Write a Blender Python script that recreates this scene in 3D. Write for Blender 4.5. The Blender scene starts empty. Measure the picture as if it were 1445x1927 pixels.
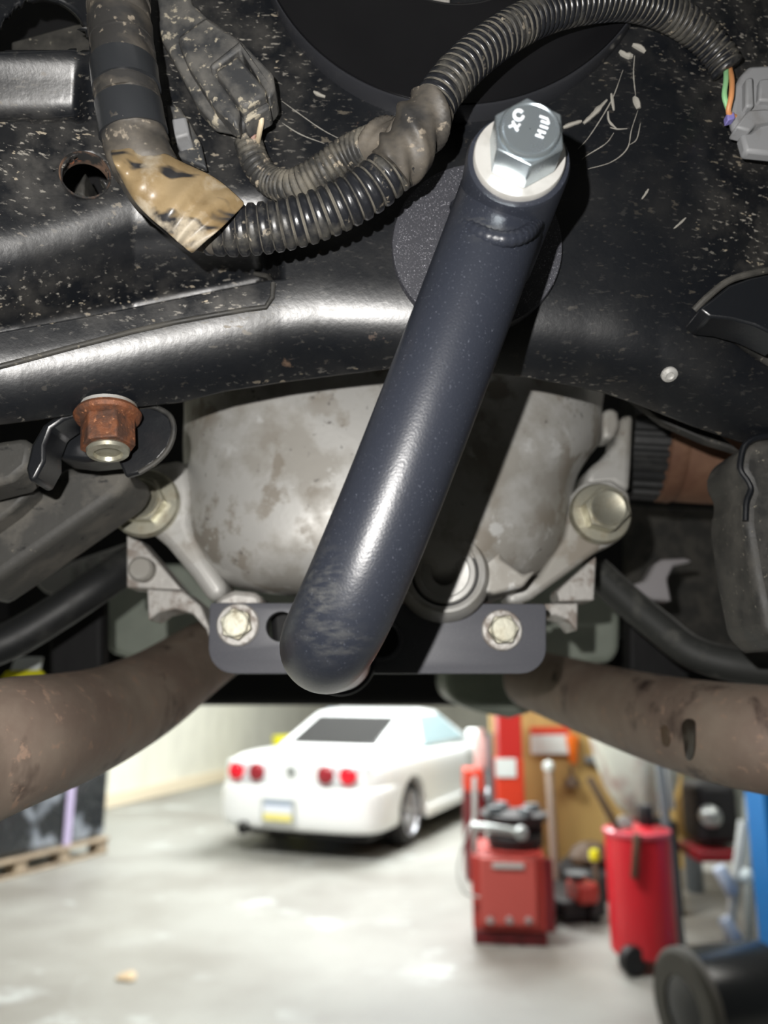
import bpy, bmesh, math, random
import numpy as np
from mathutils import Vector, Matrix
random.seed(7)
SC = bpy.context.scene
COL = SC.collection
# ------------------------------------------------------------------ camera, world, lights, exposure
FPX, IW, IH = 1450.0, 1445.0, 1927.0
PITCH = math.radians(12.7)
CAMZ = 1.6
cd = bpy.data.cameras.new('camera'); cam = bpy.data.objects.new('camera', cd); COL.objects.link(cam)
cam.location = (0, 0, CAMZ); cam.rotation_euler = (math.pi/2 + PITCH, 0, 0)
cd.sensor_fit = 'VERTICAL'; cd.sensor_height = 36; cd.sensor_width = 36; cd.lens = 36*FPX/IH
cd.clip_start = 0.01; cd.clip_end = 200
cd.dof.use_dof = True; cd.dof.focus_distance = 0.285; cd.dof.aperture_fstop = cd.lens/3.4
SC.camera = cam
SC.view_settings.view_transform = 'Standard'; SC.view_settings.look = 'None'
SC.view_settings.exposure = 0.0; SC.view_settings.gamma = 1.0; SC.view_settings.use_curve_mapping = False
wd = bpy.data.worlds.new('world'); SC.world = wd; wd.use_nodes = True
wd.node_tree.nodes['Background'].inputs[0].default_value = (0.75, 0.85, 1.0, 1)
wd.node_tree.nodes['Background'].inputs[1].default_value = 0.02
CP, SP = math.cos(PITCH), math.sin(PITCH)
def light(name, kind, loc, power, color=(1, 1, 1), size=1.0, size_y=None, target=None, spot=None):
    d = bpy.data.lights.new(name, kind); d.energy = power; d.color = color
    if kind == 'AREA':
        d.shape = 'RECTANGLE'; d.size = size; d.size_y = size_y or size
    else:
        d.shadow_soft_size = size
    if kind == 'SPOT': d.spot_size = spot; d.spot_blend = 0.6
    o = bpy.data.objects.new(name, d); COL.objects.link(o); o.location = loc
    if target is not None:
        o.rotation_euler = (Vector(target)-Vector(loc)).to_track_quat('-Z', 'Y').to_euler()
    return o
fl = Vector((0, 0, CAMZ)) + Vector((-0.025, 0, 0)) + 0.030*Vector((0, -SP, CP))
light('phone_flash', 'SPOT', fl, 7.0, (1.0, 0.97, 0.93), 0.0018, target=(0, 0.9755, CAMZ+0.2198), spot=math.radians(125))
light('ceiling_light_over_car', 'AREA', (0.3, 9.4, 4.7), 980, (0.97, 1.0, 1.0), 3.2, 3.0, target=(-0.3, 9.2, 0))
light('car_rear_fill_light', 'AREA', (-1.6, 4.2, 4.7), 620, (1.0, 1.0, 0.98), 2.4, 1.6, target=(-0.9, 8.2, 0.8))  # unseen lamp added to brighten the white car's rear face
light('ceiling_light_right_bay', 'AREA', (3.2, 4.0, 4.7), 165, (1.0, 0.97, 0.9), 2.0, 3.0, target=(2.2, 6.4, 0.6))
light('ceiling_light_behind', 'AREA', (0.5, -1.9, 4.7), 8, (1.0, 0.98, 0.95), 3.0, 1.5, target=(0, -1.0, 0))

# ------------------------------------------------------------------ projection helpers (pixel of the photograph -> real point)
def dirv(px, py):
    cx = (px-722.5)/FPX; cy = -(py-963.5)/FPX
    return Vector((cx, CP - cy*SP, SP + cy*CP))
def P(px, py, Y):
    d = dirv(px, py); t = Y/d.y
    return Vector((d.x*t, Y, CAMZ + d.z*t))
def G(px, py, z=0.0):
    d = dirv(px, py); t = (z-CAMZ)/d.z
    return Vector((d.x*t, d.y*t, z))
def mpp(py, Y):                       # metres per photo pixel at row py, depth Y
    return Y/dirv(0, py).y/FPX
# ------------------------------------------------------------------ materials
MATS = {}
def mat(name, base, rough=0.5, metal=0.0, layers=(), bump=None, spec=0.5, coat=0.0, alpha=1.0, emit=None, trans=0.0, bump2=None):
    """layers: dicts(kind, scale, lo, hi, col, rough, detail, stretch, mask=(scale,lo,hi), amt)"""
    m = bpy.data.materials.new(name); m.use_nodes = True; nt = m.node_tree; N = nt.nodes; L = nt.links
    b = N['Principled BSDF']
    b.inputs['Base Color'].default_value = (*base, 1); b.inputs['Roughness'].default_value = rough
    b.inputs['Metallic'].default_value = metal; b.inputs['Specular IOR Level'].default_value = spec
    b.inputs['Coat Weight'].default_value = coat; b.inputs['Coat Roughness'].default_value = 0.15
    b.inputs['Alpha'].default_value = alpha; b.inputs['Transmission Weight'].default_value = trans
    if emit: b.inputs['Emission Color'].default_value = (*emit[0], 1); b.inputs['Emission Strength'].default_value = emit[1]
    tc = N.new('ShaderNodeTexCoord').outputs['Object']
    def tex(kind, scale, detail, stretch):
        src = tc
        if stretch:
            mp = N.new('ShaderNodeMapping'); mp.inputs['Scale'].default_value = stretch[:3]
            if len(stretch) > 3: mp.inputs['Rotation'].default_value = (0, stretch[3], 0)
            L.new(tc, mp.inputs['Vector']); src = mp.outputs[0]
        if kind == 'voronoi':
            t = N.new('ShaderNodeTexVoronoi'); t.inputs['Scale'].default_value = scale; L.new(src, t.inputs['Vector']); return t.outputs['Distance']
        t = N.new('ShaderNodeTexNoise'); t.inputs['Scale'].default_value = scale; t.inputs['Detail'].default_value = detail
        t.inputs['Roughness'].default_value = 0.6
        L.new(src, t.inputs['Vector']); return t.outputs['Fac']
    def ramp(v, lo, hi, amt=1.0):
        r = N.new('ShaderNodeMapRange'); r.inputs[1].default_value = lo; r.inputs[2].default_value = hi
        r.inputs[3].default_value = 0; r.inputs[4].default_value = amt; L.new(v, r.inputs[0]); return r.outputs[0]
    ccur = None; rcur = None; mcur = None
    for l in layers:
        f = ramp(tex(l.get('kind', 'noise'), l['scale'], l.get('detail', 3), l.get('stretch')), l['lo'], l['hi'], l.get('amt', 1.0))
        if 'attr' in l:
            at = N.new('ShaderNodeAttribute'); at.attribute_name = l['attr']
            mm = N.new('ShaderNodeMath'); mm.operation = 'MULTIPLY'; L.new(f, mm.inputs[0]); L.new(at.outputs['Fac'], mm.inputs[1]); f = mm.outputs[0]
        if 'mask' in l:
            k = l['mask']; g = ramp(tex('noise', k[0], 2, None), k[1], k[2])
            mm = N.new('ShaderNodeMath'); mm.operation = 'MULTIPLY'; L.new(f, mm.inputs[0]); L.new(g, mm.inputs[1]); f = mm.outputs[0]
        mx = N.new('ShaderNodeMix'); mx.data_type = 'RGBA'; L.new(f, mx.inputs[0])
        if ccur is None: mx.inputs[6].default_value = (*base, 1)
        else: L.new(ccur, mx.inputs[6])
        mx.inputs[7].default_value = (*l['col'], 1); ccur = mx.outputs[2]
        if 'rough' in l:
            mr = N.new('ShaderNodeMix'); L.new(f, mr.inputs[0])
            if rcur is None: mr.inputs[2].default_value = rough
            else: L.new(rcur, mr.inputs[2])
            mr.inputs[3].default_value = l['rough']; rcur = mr.outputs[0]
        if 'metal' in l:
            mr = N.new('ShaderNodeMix'); L.new(f, mr.inputs[0])
            if mcur is None: mr.inputs[2].default_value = metal
            else: L.new(mcur, mr.inputs[2])
            mr.inputs[3].default_value = l['metal']; mcur = mr.outputs[0]
    if ccur is not None: L.new(ccur, b.inputs['Base Color'])
    if rcur is not None: L.new(rcur, b.inputs['Roughness'])
    if mcur is not None: L.new(mcur, b.inputs['Metallic'])
    prev = None
    for bp in (bump, bump2):
        if bp:
            bn = N.new('ShaderNodeBump'); bn.inputs['Strength'].default_value = bp[1]; bn.inputs['Distance'].default_value = bp[2]
            L.new(tex(bp[4] if len(bp) > 4 else 'noise', bp[0], bp[3] if len(bp) > 3 else 3, None), bn.inputs['Height'])
            if prev is not None: L.new(prev, bn.inputs['Normal'])
            prev = bn.outputs[0]
    if prev is not None: L.new(prev, b.inputs['Normal'])
    MATS[name] = m
    return m
TAN = (0.42, 0.36, 0.27); DUST = (0.23, 0.21, 0.17)
FR_LAYERS = [
    dict(scale=28, lo=0.5, hi=0.85, col=(0.016, 0.016, 0.016), rough=0.42, detail=6),
    dict(scale=75, lo=0.42, hi=0.75, col=(0.075, 0.07, 0.062), rough=0.75, detail=7, attr='dust', amt=0.8),
    dict(scale=400, lo=0.60, hi=0.66, col=(0.30, 0.28, 0.245), rough=0.8, detail=4, stretch=(0.6, 1, 1.6), attr='dust'),
    dict(scale=190, lo=0.665, hi=0.69, col=TAN, rough=0.9, detail=3, stretch=(0.7, 1, 1.5), attr='dust'),
    dict(scale=1400, lo=0.78, hi=0.82, col=(0.18, 0.17, 0.16), rough=0.8, detail=2),
    dict(scale=60, lo=0.67, hi=0.73, col=(0.13, 0.08, 0.05), rough=0.8, detail=5, mask=(9, 0.57, 0.65))]
M_frame = mat('black_frame_paint', (0.0065, 0.0076, 0.0098), 0.34, layers=FR_LAYERS, bump=(420, 0.16, 0.0005, 4), spec=0.7)
M_arm = mat('dusty_grey_pressing', (0.055, 0.054, 0.05), 0.6, layers=[
    dict(scale=40, lo=0.45, hi=0.58, col=(0.115, 0.108, 0.095), rough=0.8, detail=9),
    dict(scale=160, lo=0.62, hi=0.70, col=(0.02, 0.02, 0.02), rough=0.6, detail=4, stretch=(0.6, 1, 1.3)),
    dict(scale=500, lo=0.68, hi=0.74, col=(0.2, 0.185, 0.15), rough=0.9, detail=3)], bump=(150, 0.4, 0.0008, 5))
M_frame_dirty = mat('dusty_black_paint', (0.022, 0.022, 0.021), 0.55, layers=[
    dict(scale=45, lo=0.42, hi=0.72, col=(0.085, 0.08, 0.07), rough=0.85, detail=7),
    dict(scale=420, lo=0.66, hi=0.72, col=(0.2, 0.185, 0.15), rough=0.9, detail=3)], bump=(200, 0.35, 0.0008, 5))
M_collar = mat('smooth_black_coat', (0.0055, 0.0055, 0.0065), 0.28, layers=[
    dict(scale=9, lo=0.35, hi=0.8, col=(0.009, 0.009, 0.010), rough=0.34, detail=5)], bump=(700, 0.05, 0.0003, 2))
M_tube = mat('charcoal_powder_coat', (0.020, 0.023, 0.032), 0.35, layers=[
    dict(scale=1700, lo=0.69, hi=0.75, col=(0.12, 0.13, 0.16), rough=0.24, detail=1, amt=0.7),
    dict(scale=200, lo=0.44, hi=0.72, col=(0.125, 0.125, 0.115), rough=0.6, detail=7, stretch=(0.7, 1, 2.2), attr='dust', amt=0.85)],
    bump=(1500, 0.22, 0.0004, 2), bump2=(90, 0.05, 0.0006, 2))
M_flake = mat('grey_flake_powder_coat', (0.045, 0.046, 0.055), 0.42, layers=[
    dict(kind='noise', scale=2400, lo=0.66, hi=0.72, col=(0.5, 0.5, 0.55), rough=0.3, detail=1)], bump=(1800, 0.3, 0.0004, 2))
M_plate = mat('grey_powder_coat_plate', (0.105, 0.108, 0.125), 0.45, layers=[
    dict(kind='noise', scale=1500, lo=0.6, hi=0.72, col=(0.2, 0.2, 0.215), rough=0.4, detail=2)], bump=(1300, 0.2, 0.0004, 2))
M_zinc = mat('bright_zinc', (0.50, 0.57, 0.61), 0.25, 0.85, layers=[
    dict(scale=90, lo=0.45, hi=0.7, col=(0.42, 0.48, 0.54), rough=0.32, detail=4)], bump=(260, 0.06, 0.0004, 4))
M_stamp = mat('stamp_glint_pale', (0.85, 0.88, 0.92), 0.35, 0.1)  # pale colour paints in the glint of the stamped marks
M_washer = mat('pale_washer_steel', (0.66, 0.65, 0.62), 0.45, 0.55, layers=[
    dict(scale=120, lo=0.5, hi=0.8, col=(0.5, 0.49, 0.46), rough=0.5)])
M_alu = mat('cast_aluminium', (0.50, 0.495, 0.475), 0.46, 0.3, layers=[
    dict(scale=20, lo=0.48, hi=0.58, col=(0.36, 0.345, 0.315), rough=0.6, detail=9),
    dict(scale=38, lo=0.50, hi=0.57, col=(0.25, 0.22, 0.18), rough=0.7, detail=10, mask=(15, 0.46, 0.58), amt=0.8),
    dict(scale=240, lo=0.63, hi=0.70, col=(0.15, 0.14, 0.13), rough=0.7, detail=5, mask=(22, 0.45, 0.55)),
    dict(scale=55, lo=0.62, hi=0.68, col=(0.58, 0.58, 0.565), rough=0.5, detail=7)],
    bump=(260, 0.14, 0.0006, 6), bump2=(30, 0.12, 0.002, 3))
M_alu_bright = mat('bright_flaked_aluminium', (0.52, 0.505, 0.48), 0.5, 0.3, layers=[
    dict(scale=120, lo=0.5, hi=0.62, col=(0.32, 0.28, 0.25), rough=0.7, detail=6)], bump=(240, 0.4, 0.001, 5))
M_bolt = mat('yellow_zinc_bolt', (0.52, 0.51, 0.42), 0.36, 0.75, layers=[
    dict(scale=130, lo=0.45, hi=0.7, col=(0.30, 0.27, 0.20), rough=0.55, detail=5)], bump=(300, 0.15, 0.0005, 4))
M_rustbolt = mat('rusted_bolt', (0.20, 0.075, 0.035), 0.6, 0.25, layers=[
    dict(scale=140, lo=0.45, hi=0.6, col=(0.09, 0.045, 0.03), rough=0.7, detail=6),
    dict(scale=420, lo=0.62, hi=0.7, col=(0.45, 0.20, 0.10), rough=0.5, detail=3)], bump=(380, 0.6, 0.001, 5))
M_rust = mat('rusty_steel', (0.145, 0.07, 0.042), 0.75, 0.1, layers=[
    dict(scale=45, lo=0.4, hi=0.65, col=(0.21, 0.115, 0.07), rough=0.8, detail=7),
    dict(scale=55, lo=0.66, hi=0.74, col=(0.55, 0.22, 0.06), rough=0.8, detail=3),
    dict(scale=25, lo=0.55, hi=0.7, col=(0.11, 0.07, 0.055), rough=0.8, detail=5)], bump=(150, 0.35, 0.001, 5))
M_pipe = mat('heat_stained_exhaust', (0.25, 0.187, 0.15), 0.62, 0.25, layers=[
    dict(scale=16, lo=0.40, hi=0.66, col=(0.34, 0.275, 0.22), rough=0.65, detail=7, stretch=(2, 1, 1)),
    dict(scale=22, lo=0.58, hi=0.70, col=(0.075, 0.05, 0.042), rough=0.6, detail=4, stretch=(2.2, 1, 0.8)),
    dict(scale=130, lo=0.58, hi=0.66, col=(0.40, 0.28, 0.21), rough=0.8, detail=7, mask=(9, 0.4, 0.55))], bump=(110, 0.2, 0.001, 5))
M_black = mat('dull_black_steel', (0.016, 0.017, 0.018), 0.5, layers=[
    dict(scale=40, lo=0.5, hi=0.75, col=(0.05, 0.05, 0.047), rough=0.7, detail=6)], bump=(120, 0.2, 0.001, 4))
M_under = mat('underseal_and_shade_black', (0.008, 0.008, 0.009), 0.7, bump=(60, 0.4, 0.002, 4))  # underseal black, also used where parts stand in for shade
M_pale = mat('pale_grey_green_paint', (0.44, 0.49, 0.42), 0.5, layers=[
    dict(scale=14, lo=0.45, hi=0.75, col=(0.32, 0.36, 0.31), rough=0.6, detail=6)])
M_loom = mat('black_loom_plastic', (0.014, 0.015, 0.018), 0.28, layers=[
    dict(scale=60, lo=0.5, hi=0.7, col=(0.09, 0.085, 0.072), rough=0.75, detail=6),
    dict(scale=330, lo=0.60, hi=0.68, col=(0.30, 0.26, 0.20), rough=0.9, detail=4, mask=(30, 0.45, 0.6))], bump=(240, 0.25, 0.0006, 4))
M_loom_dusty = mat('dusty_loom_plastic', (0.035, 0.035, 0.034), 0.5, layers=[
    dict(scale=90, lo=0.42, hi=0.66, col=(0.17, 0.155, 0.125), rough=0.85, detail=6),
    dict(scale=300, lo=0.60, hi=0.68, col=(0.34, 0.29, 0.22), rough=0.9, detail=4)], bump=(240, 0.4, 0.0008, 4))
M_groove = mat('dust_in_grooves', (0.12, 0.11, 0.09), 0.9, layers=[dict(scale=120, lo=0.4, hi=0.65, col=(0.03, 0.029, 0.026), rough=0.8, detail=5)])
M_tape = mat('grimy_wrapping_tape', (0.035, 0.034, 0.033), 0.42, layers=[
    dict(scale=34, lo=0.42, hi=0.68, col=(0.125, 0.108, 0.086), rough=0.7, detail=6, stretch=(1, 1, 1.6, 0.3)),
    dict(scale=210, lo=0.62, hi=0.7, col=(0.24, 0.205, 0.16), rough=0.85, detail=3)], bump=(160, 0.25, 0.0006, 4))
M_tape_clean = mat('glossy_black_tape', (0.025, 0.027, 0.030), 0.3, bump=(200, 0.2, 0.0005, 3))
M_tan = mat('tan_stained_tape', (0.27, 0.20, 0.11), 0.38, layers=[
    dict(scale=40, lo=0.45, hi=0.66, col=(0.15, 0.10, 0.045), rough=0.4, detail=6),
    dict(scale=45, lo=0.56, hi=0.62, col=(0.025, 0.025, 0.027), rough=0.3, detail=3, stretch=(0.6, 1, 1.8, 0.5)),
    dict(scale=70, lo=0.55, hi=0.7, col=(0.38, 0.33, 0.25), rough=0.6, detail=5)], bump=(80, 0.35, 0.001, 4))
M_conn = mat('dirty_grey_black_plastic', (0.045, 0.047, 0.050), 0.5, layers=[
    dict(scale=70, lo=0.42, hi=0.62, col=(0.135, 0.13, 0.12), rough=0.7, detail=8),
    dict(scale=240, lo=0.58, hi=0.65, col=(0.40, 0.36, 0.28), rough=0.9, detail=3)], bump=(240, 0.3, 0.0006, 4))
M_conn_grey = mat('grey_connector_plastic', (0.27, 0.275, 0.285), 0.5, layers=[
    dict(scale=80, lo=0.5, hi=0.75, col=(0.19, 0.185, 0.18), rough=0.7, detail=6)], bump=(240, 0.2, 0.0005, 4))
def flat(name, c, r=0.5, metal=0.0, **k): return mat(name, c, r, metal, **k)
M_pink = flat('pink_wire', (0.75, 0.48, 0.42)); M_cream = flat('cream_wire', (0.72, 0.60, 0.42))
M_green = flat('green_wire', (0.28, 0.58, 0.28)); M_orange = flat('orange_wire', (0.68, 0.30, 0.12)); M_violet = flat('violet_seal', (0.25, 0.22, 0.55))
M_dark = flat('dark_rubber', (0.012, 0.012, 0.013), 0.6)
M_concrete = mat('stained_concrete', (0.265, 0.265, 0.24), 0.55, layers=[
    dict(scale=0.55, lo=0.42, hi=0.66, col=(0.165, 0.155, 0.135), rough=0.45, detail=6),
    dict(scale=1.6, lo=0.56, hi=0.66, col=(0.42, 0.44, 0.43), rough=0.35, detail=5, mask=(0.6, 0.45, 0.6)),
    dict(scale=2.2, lo=0.62, hi=0.70, col=(0.22, 0.21, 0.19), rough=0.5, detail=6, mask=(0.8, 0.5, 0.6)),
    dict(scale=40, lo=0.66, hi=0.75, col=(0.33, 0.32, 0.29), rough=0.6, detail=4)], bump=(30, 0.1, 0.003, 5))
M_wall = mat('cream_painted_block', (0.62, 0.61, 0.52), 0.7, layers=[
    dict(scale=2.5, lo=0.45, hi=0.75, col=(0.50, 0.49, 0.42), rough=0.8, detail=6, stretch=(1, 1, 0.4))], bump=(25, 0.1, 0.004, 4))
M_walldark = flat('dim_shop_wall', (0.10, 0.10, 0.095), 0.8)
M_greywall = mat('grey_green_shop_wall', (0.20, 0.22, 0.20), 0.8, layers=[dict(scale=3, lo=0.4, hi=0.7, col=(0.12, 0.13, 0.12), rough=0.8)])
M_ceil = flat('shop_ceiling', (0.35, 0.35, 0.34), 0.8)
M_ply = mat('tan_plywood', (0.50, 0.34, 0.12), 0.6, layers=[
    dict(scale=2.5, lo=0.4, hi=0.7, col=(0.40, 0.26, 0.09), rough=0.65, detail=6, stretch=(3, 3, 0.5))])
M_white = flat('white_car_paint', (0.86, 0.88, 0.87), 0.22, coat=0.6)
M_whitetrim = flat('pale_lamp_garnish', (0.70, 0.74, 0.76), 0.25)
M_glass = flat('tinted_car_glass', (0.035, 0.035, 0.035), 0.08, coat=0.3)
M_glassb = flat('bluish_car_glass', (0.30, 0.40, 0.42), 0.08)
M_red = flat('red_lamp', (0.80, 0.012, 0.03), 0.2); M_dred = flat('dark_red_lamp', (0.30, 0.02, 0.03), 0.25)
M_rim = flat('silver_wheel', (0.52, 0.53, 0.56), 0.35, 0.6); M_tyre = flat('tyre_rubber', (0.02, 0.02, 0.021), 0.75)
M_plateblue = flat('plate_blue', (0.25, 0.32, 0.42)); M_platewhite = flat('plate_white', (0.74, 0.78, 0.85)); M_plateyel = flat('plate_yellow', (0.80, 0.72, 0.22))
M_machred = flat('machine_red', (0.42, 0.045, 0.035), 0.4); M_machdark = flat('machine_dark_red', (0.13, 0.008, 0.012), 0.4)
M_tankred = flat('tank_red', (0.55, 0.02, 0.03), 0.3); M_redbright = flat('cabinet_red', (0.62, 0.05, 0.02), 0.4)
M_steel = flat('bare_steel', (0.45, 0.48, 0.47), 0.35, 0.6); M_greyp = flat('grey_paint', (0.14, 0.16, 0.17), 0.5)
M_palegrey = flat('pale_grey_paint', (0.45, 0.47, 0.45), 0.5); M_paleblue = flat('pale_blue_plastic', (0.52, 0.60, 0.72), 0.5)
M_blue = flat('lift_blue', (0.01, 0.16, 0.45), 0.4); M_yellow = flat('yellow_plastic', (0.85, 0.80, 0.02), 0.5)
M_sack = mat('cloudy_plastic_sack', (0.62, 0.66, 0.58), 0.45, layers=[dict(scale=5, lo=0.5, hi=0.7, col=(0.40, 0.30, 0.27), rough=0.5)])
M_wrap = mat('black_stretch_wrap', (0.016, 0.018, 0.02), 0.2, layers=[
    dict(scale=2.8, lo=0.54, hi=0.66, col=(0.20, 0.22, 0.25), rough=0.3, detail=2)], bump=(5, 0.8, 0.06, 2))
M_lav = flat('lavender_strap', (0.40, 0.34, 0.50), 0.5); M_wood = mat('pallet_wood', (0.33, 0.26, 0.18), 0.8, layers=[
    dict(scale=8, lo=0.4, hi=0.7, col=(0.22, 0.17, 0.12), rough=0.8, detail=5)])
M_sign = flat('white_sign', (0.72, 0.80, 0.78), 0.5); M_chip = flat('tan_stone', (0.50, 0.38, 0.24), 0.8)
M_brown = flat('oily_brown', (0.09, 0.055, 0.03), 0.6); M_stick = flat('white_label', (0.85, 0.9, 0.9), 0.5)
M_amber = flat('amber_bottle', (0.22, 0.13, 0.03), 0.4)
# ------------------------------------------------------------------ object helpers
def tag(o, label=None, cat=None, group=None, kind=None):
    if label: o['label'] = label
    if cat: o['category'] = cat
    if group: o['group'] = group
    if kind: o['kind'] = kind
    return o
def thing(name, label, cat, loc, group=None):
    o = bpy.data.objects.new(name, None); COL.objects.link(o); o.location = loc; o.empty_display_size = 0.02
    return tag(o, label, cat, group)
def link(name, me, m, parent=None, smooth=True, bevel=0, bseg=2, sub=0, solid=0, angle=35):
    if smooth: me.shade_smooth()
    o = bpy.data.objects.new(name, me); COL.objects.link(o)
    if m is not None and not me.materials: me.materials.append(m)
    if parent is not None:
        o.parent = parent
        r = parent; off = Vector(r.location)
        while r.parent is not None: r = r.parent; off = Vector(r.location)
        if parent.parent is None: o.matrix_parent_inverse = Matrix.Translation(-Vector(parent.location))
    if solid:
        s = o.modifiers.new('solid', 'SOLIDIFY'); s.thickness = abs(solid); s.offset = -1 if solid > 0 else 1
    if sub:
        s = o.modifiers.new('sub', 'SUBSURF'); s.levels = sub; s.render_levels = sub
    if bevel:
        b = o.modifiers.new('bevel', 'BEVEL'); b.width = bevel; b.segments = bseg; b.limit_method = 'ANGLE'; b.angle_limit = math.radians(30)
        b.harden_normals = False
    if smooth and (bevel or angle) and not sub:
        try: me.set_sharp_from_angle(angle=math.radians(angle))
        except Exception: pass
    return o
def build(name, vs, fs, m, parent=None, **k):
    me = bpy.data.meshes.new(name); me.from_pydata([tuple(v) for v in vs], [], fs); me.update()
    bm = bmesh.new(); bm.from_mesh(me); bmesh.ops.recalc_face_normals(bm, faces=bm.faces); bm.to_mesh(me); bm.free()
    return link(name, me, m, parent, **k)
def slab(name, pts, y0, y1, m, parent=None, bevel=0.001, shear=(0, 0), **k):
    """outline in photo pixels standing at depth y0, given real thickness back to depth y1"""
    f = [P(x, y, y0) for x, y in pts]; n = len(f)
    b = [v + Vector((shear[0], y1-y0, shear[1])) for v in f]
    return build(name, f+b, [tuple(range(n)), tuple(range(2*n-1, n-1, -1))] + [(i, (i+1) % n, n+(i+1) % n, n+i) for i in range(n)], m, parent, bevel=bevel, **k)
def crom(pts, n):
    pts = [np.array(p, float) for p in pts]; pts = [2*pts[0]-pts[1]] + pts + [2*pts[-1]-pts[-2]]; out = []
    for i in range(1, len(pts)-2):
        p0, p1, p2, p3 = pts[i-1:i+3]
        for j in range(n):
            t = j/n
            out.append(0.5*((2*p1)+(-p0+p2)*t+(2*p0-5*p1+4*p2-p3)*t*t+(-p0+3*p1-3*p2+p3)*t**3))
    out.append(pts[-2]); return out
def frames(c):
    T = np.gradient(c, axis=0); T /= np.linalg.norm(T, axis=1)[:, None]
    u = np.cross(T[0], [0, 0, 1.0]); 
    if np.linalg.norm(u) < 1e-3: u = np.cross(T[0], [1.0, 0, 0])
    u /= np.linalg.norm(u); U = []
    for t in T:
        u = u - t*np.dot(u, t); u /= np.linalg.norm(u); U.append(u.copy())
    U = np.array(U); return T, U, np.cross(T, U)
def sweep(name, c, rad, m, parent=None, seg=20, rfun=None, cap=True, matf=None, **k):
    c = np.array(c, float); n = len(c); rad = np.broadcast_to(np.array(rad, float), (n,))
    T, U, V = frames(c); S = np.concatenate([[0], np.cumsum(np.linalg.norm(np.diff(c, axis=0), axis=1))])
    vs = []; fs = []
    for i in range(n):
        for j in range(seg):
            a = 2*math.pi*j/seg; r = rad[i] + (rfun(S[i], a) if rfun else 0)
            vs.append(c[i] + r*(math.cos(a)*U[i] + math.sin(a)*V[i]))
    for i in range(n-1):
        for j in range(seg):
            fs.append((i*seg+j, i*seg+(j+1) % seg, (i+1)*seg+(j+1) % seg, (i+1)*seg+j))
    if cap: fs.append(tuple(range(seg-1, -1, -1))); fs.append(tuple((n-1)*seg+j for j in range(seg)))
    o = build(name, vs, fs, m, parent, **k)
    if matf:
        o.data.materials.append(matf[0])
        for f in o.data.polygons:
            if f.index < (n-1)*seg and matf[1](S[f.index//seg]): f.material_index = 1
    return o
def resample(c, step):
    c = np.array(c); S = np.concatenate([[0], np.cumsum(np.linalg.norm(np.diff(c, axis=0), axis=1))])
    n = max(4, int(S[-1]/step)); s = np.linspace(0, S[-1], n)
    return np.stack([np.interp(s, S, c[:, i]) for i in range(c.shape[1])], 1)
def path(px, n=14):                    # [(px,py,Y[,r])] -> smooth world path
    return crom([P(*p[:3]) for p in px], n)
def conduit(name, px, pitch, depth, m, parent, r0px, r1px=None, seg=28, per=8):
    """ribbed loom; radii are given in photo pixels at the ends"""
    c = resample(path(px), pitch/per); n = len(c)
    ra = r0px*mpp(px[0][1], px[0][2]); rb = (r1px or r0px)*mpp(px[-1][1], px[-1][2])
    rad = np.linspace(ra, rb, n)
    prof = lambda s, a: -depth*(max(0.0, abs(((s/pitch) % 1.0)-0.5)*2-0.45)/0.55)**1.3 + 0.03*depth*math.sin(3*a+s*700)
    return sweep(name, c, rad, m, parent, seg=seg, rfun=prof, angle=60, matf=(M_groove, lambda s: abs(((s/pitch) % 1.0)-0.5) > 0.42))
def lathe(name, prof, org, axis, m, parent=None, seg=48, close=True, rfun=None, **k):
    """prof: (radius, height along axis)"""
    ax = Vector(axis).normalized(); u = ax.orthogonal().normalized(); v = ax.cross(u); org = Vector(org); vs = []; fs = []
    for r, h in prof:
        for j in range(seg):
            a = 2*math.pi*j/seg; rr = r + (rfun(a, h) if rfun else 0)
            vs.append(org + ax*h + (u*math.cos(a)+v*math.sin(a))*rr)
    n = len(prof)
    for i in range(n-1):
        for j in range(seg): fs.append((i*seg+j, i*seg+(j+1) % seg, (i+1)*seg+(j+1) % seg, (i+1)*seg+j))
    if close:
        fs.append(tuple(range(seg))); fs.append(tuple((n-1)*seg+j for j in range(seg)))
    return build(name, vs, fs, m, parent, **k)
def hexprism(name, org, axis, af, h, m, parent, rot=0.0, bevel=0.0006, **k):
    ax = Vector(axis).normalized(); u = Vector((0, 0, 1)); u = (u - ax*u.dot(ax)).normalized(); v = ax.cross(u); org = Vector(org)
    R = af/2/math.cos(math.pi/6); vs = []
    for hh in (0, h):
        for j in range(6):
            a = rot + j*math.pi/3; vs.append(org + ax*hh + (u*math.cos(a)+v*math.sin(a))*R)
    fs = [tuple(range(6)), tuple(range(6, 12))] + [(i, (i+1) % 6, 6+(i+1) % 6, 6+i) for i in range(6)]
    return build(name, vs, fs, m, parent, bevel=bevel, smooth=True, **k)
def obox(name, c, size, m, parent=None, rz=0.0, rx=0.0, bevel=0.01, **k):
    sx, sy, sz = [s/2 for s in size]; Rm = Matrix.Rotation(rz, 3, 'Z') @ Matrix.Rotation(rx, 3, 'X')
    vs = [Vector(c) + Rm @ Vector((x, y, z)) for z in (-sz, sz) for x, y in ((-sx, -sy), (sx, -sy), (sx, sy), (-sx, sy))]
    return build(name, vs, [(3, 2, 1, 0), (4, 5, 6, 7), (0, 1, 5, 4), (1, 2, 6, 5), (2, 3, 7, 6), (3, 0, 4, 7)], m, parent, bevel=bevel, **k)
def rod(name, a, b, r, m, parent=None, seg=16, **k):
    a = Vector(a); b = Vector(b)
    return lathe(name, [(r*0.9, 0), (r, r*0.15), (r, (b-a).length-r*0.15), (r*0.9, (b-a).length)], a, b-a, m, parent, seg=seg, **k)
def ss(x, a, b):
    t = np.clip((x-a)/(b-a), 0, 1); return t*t*(3-2*t)
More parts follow.
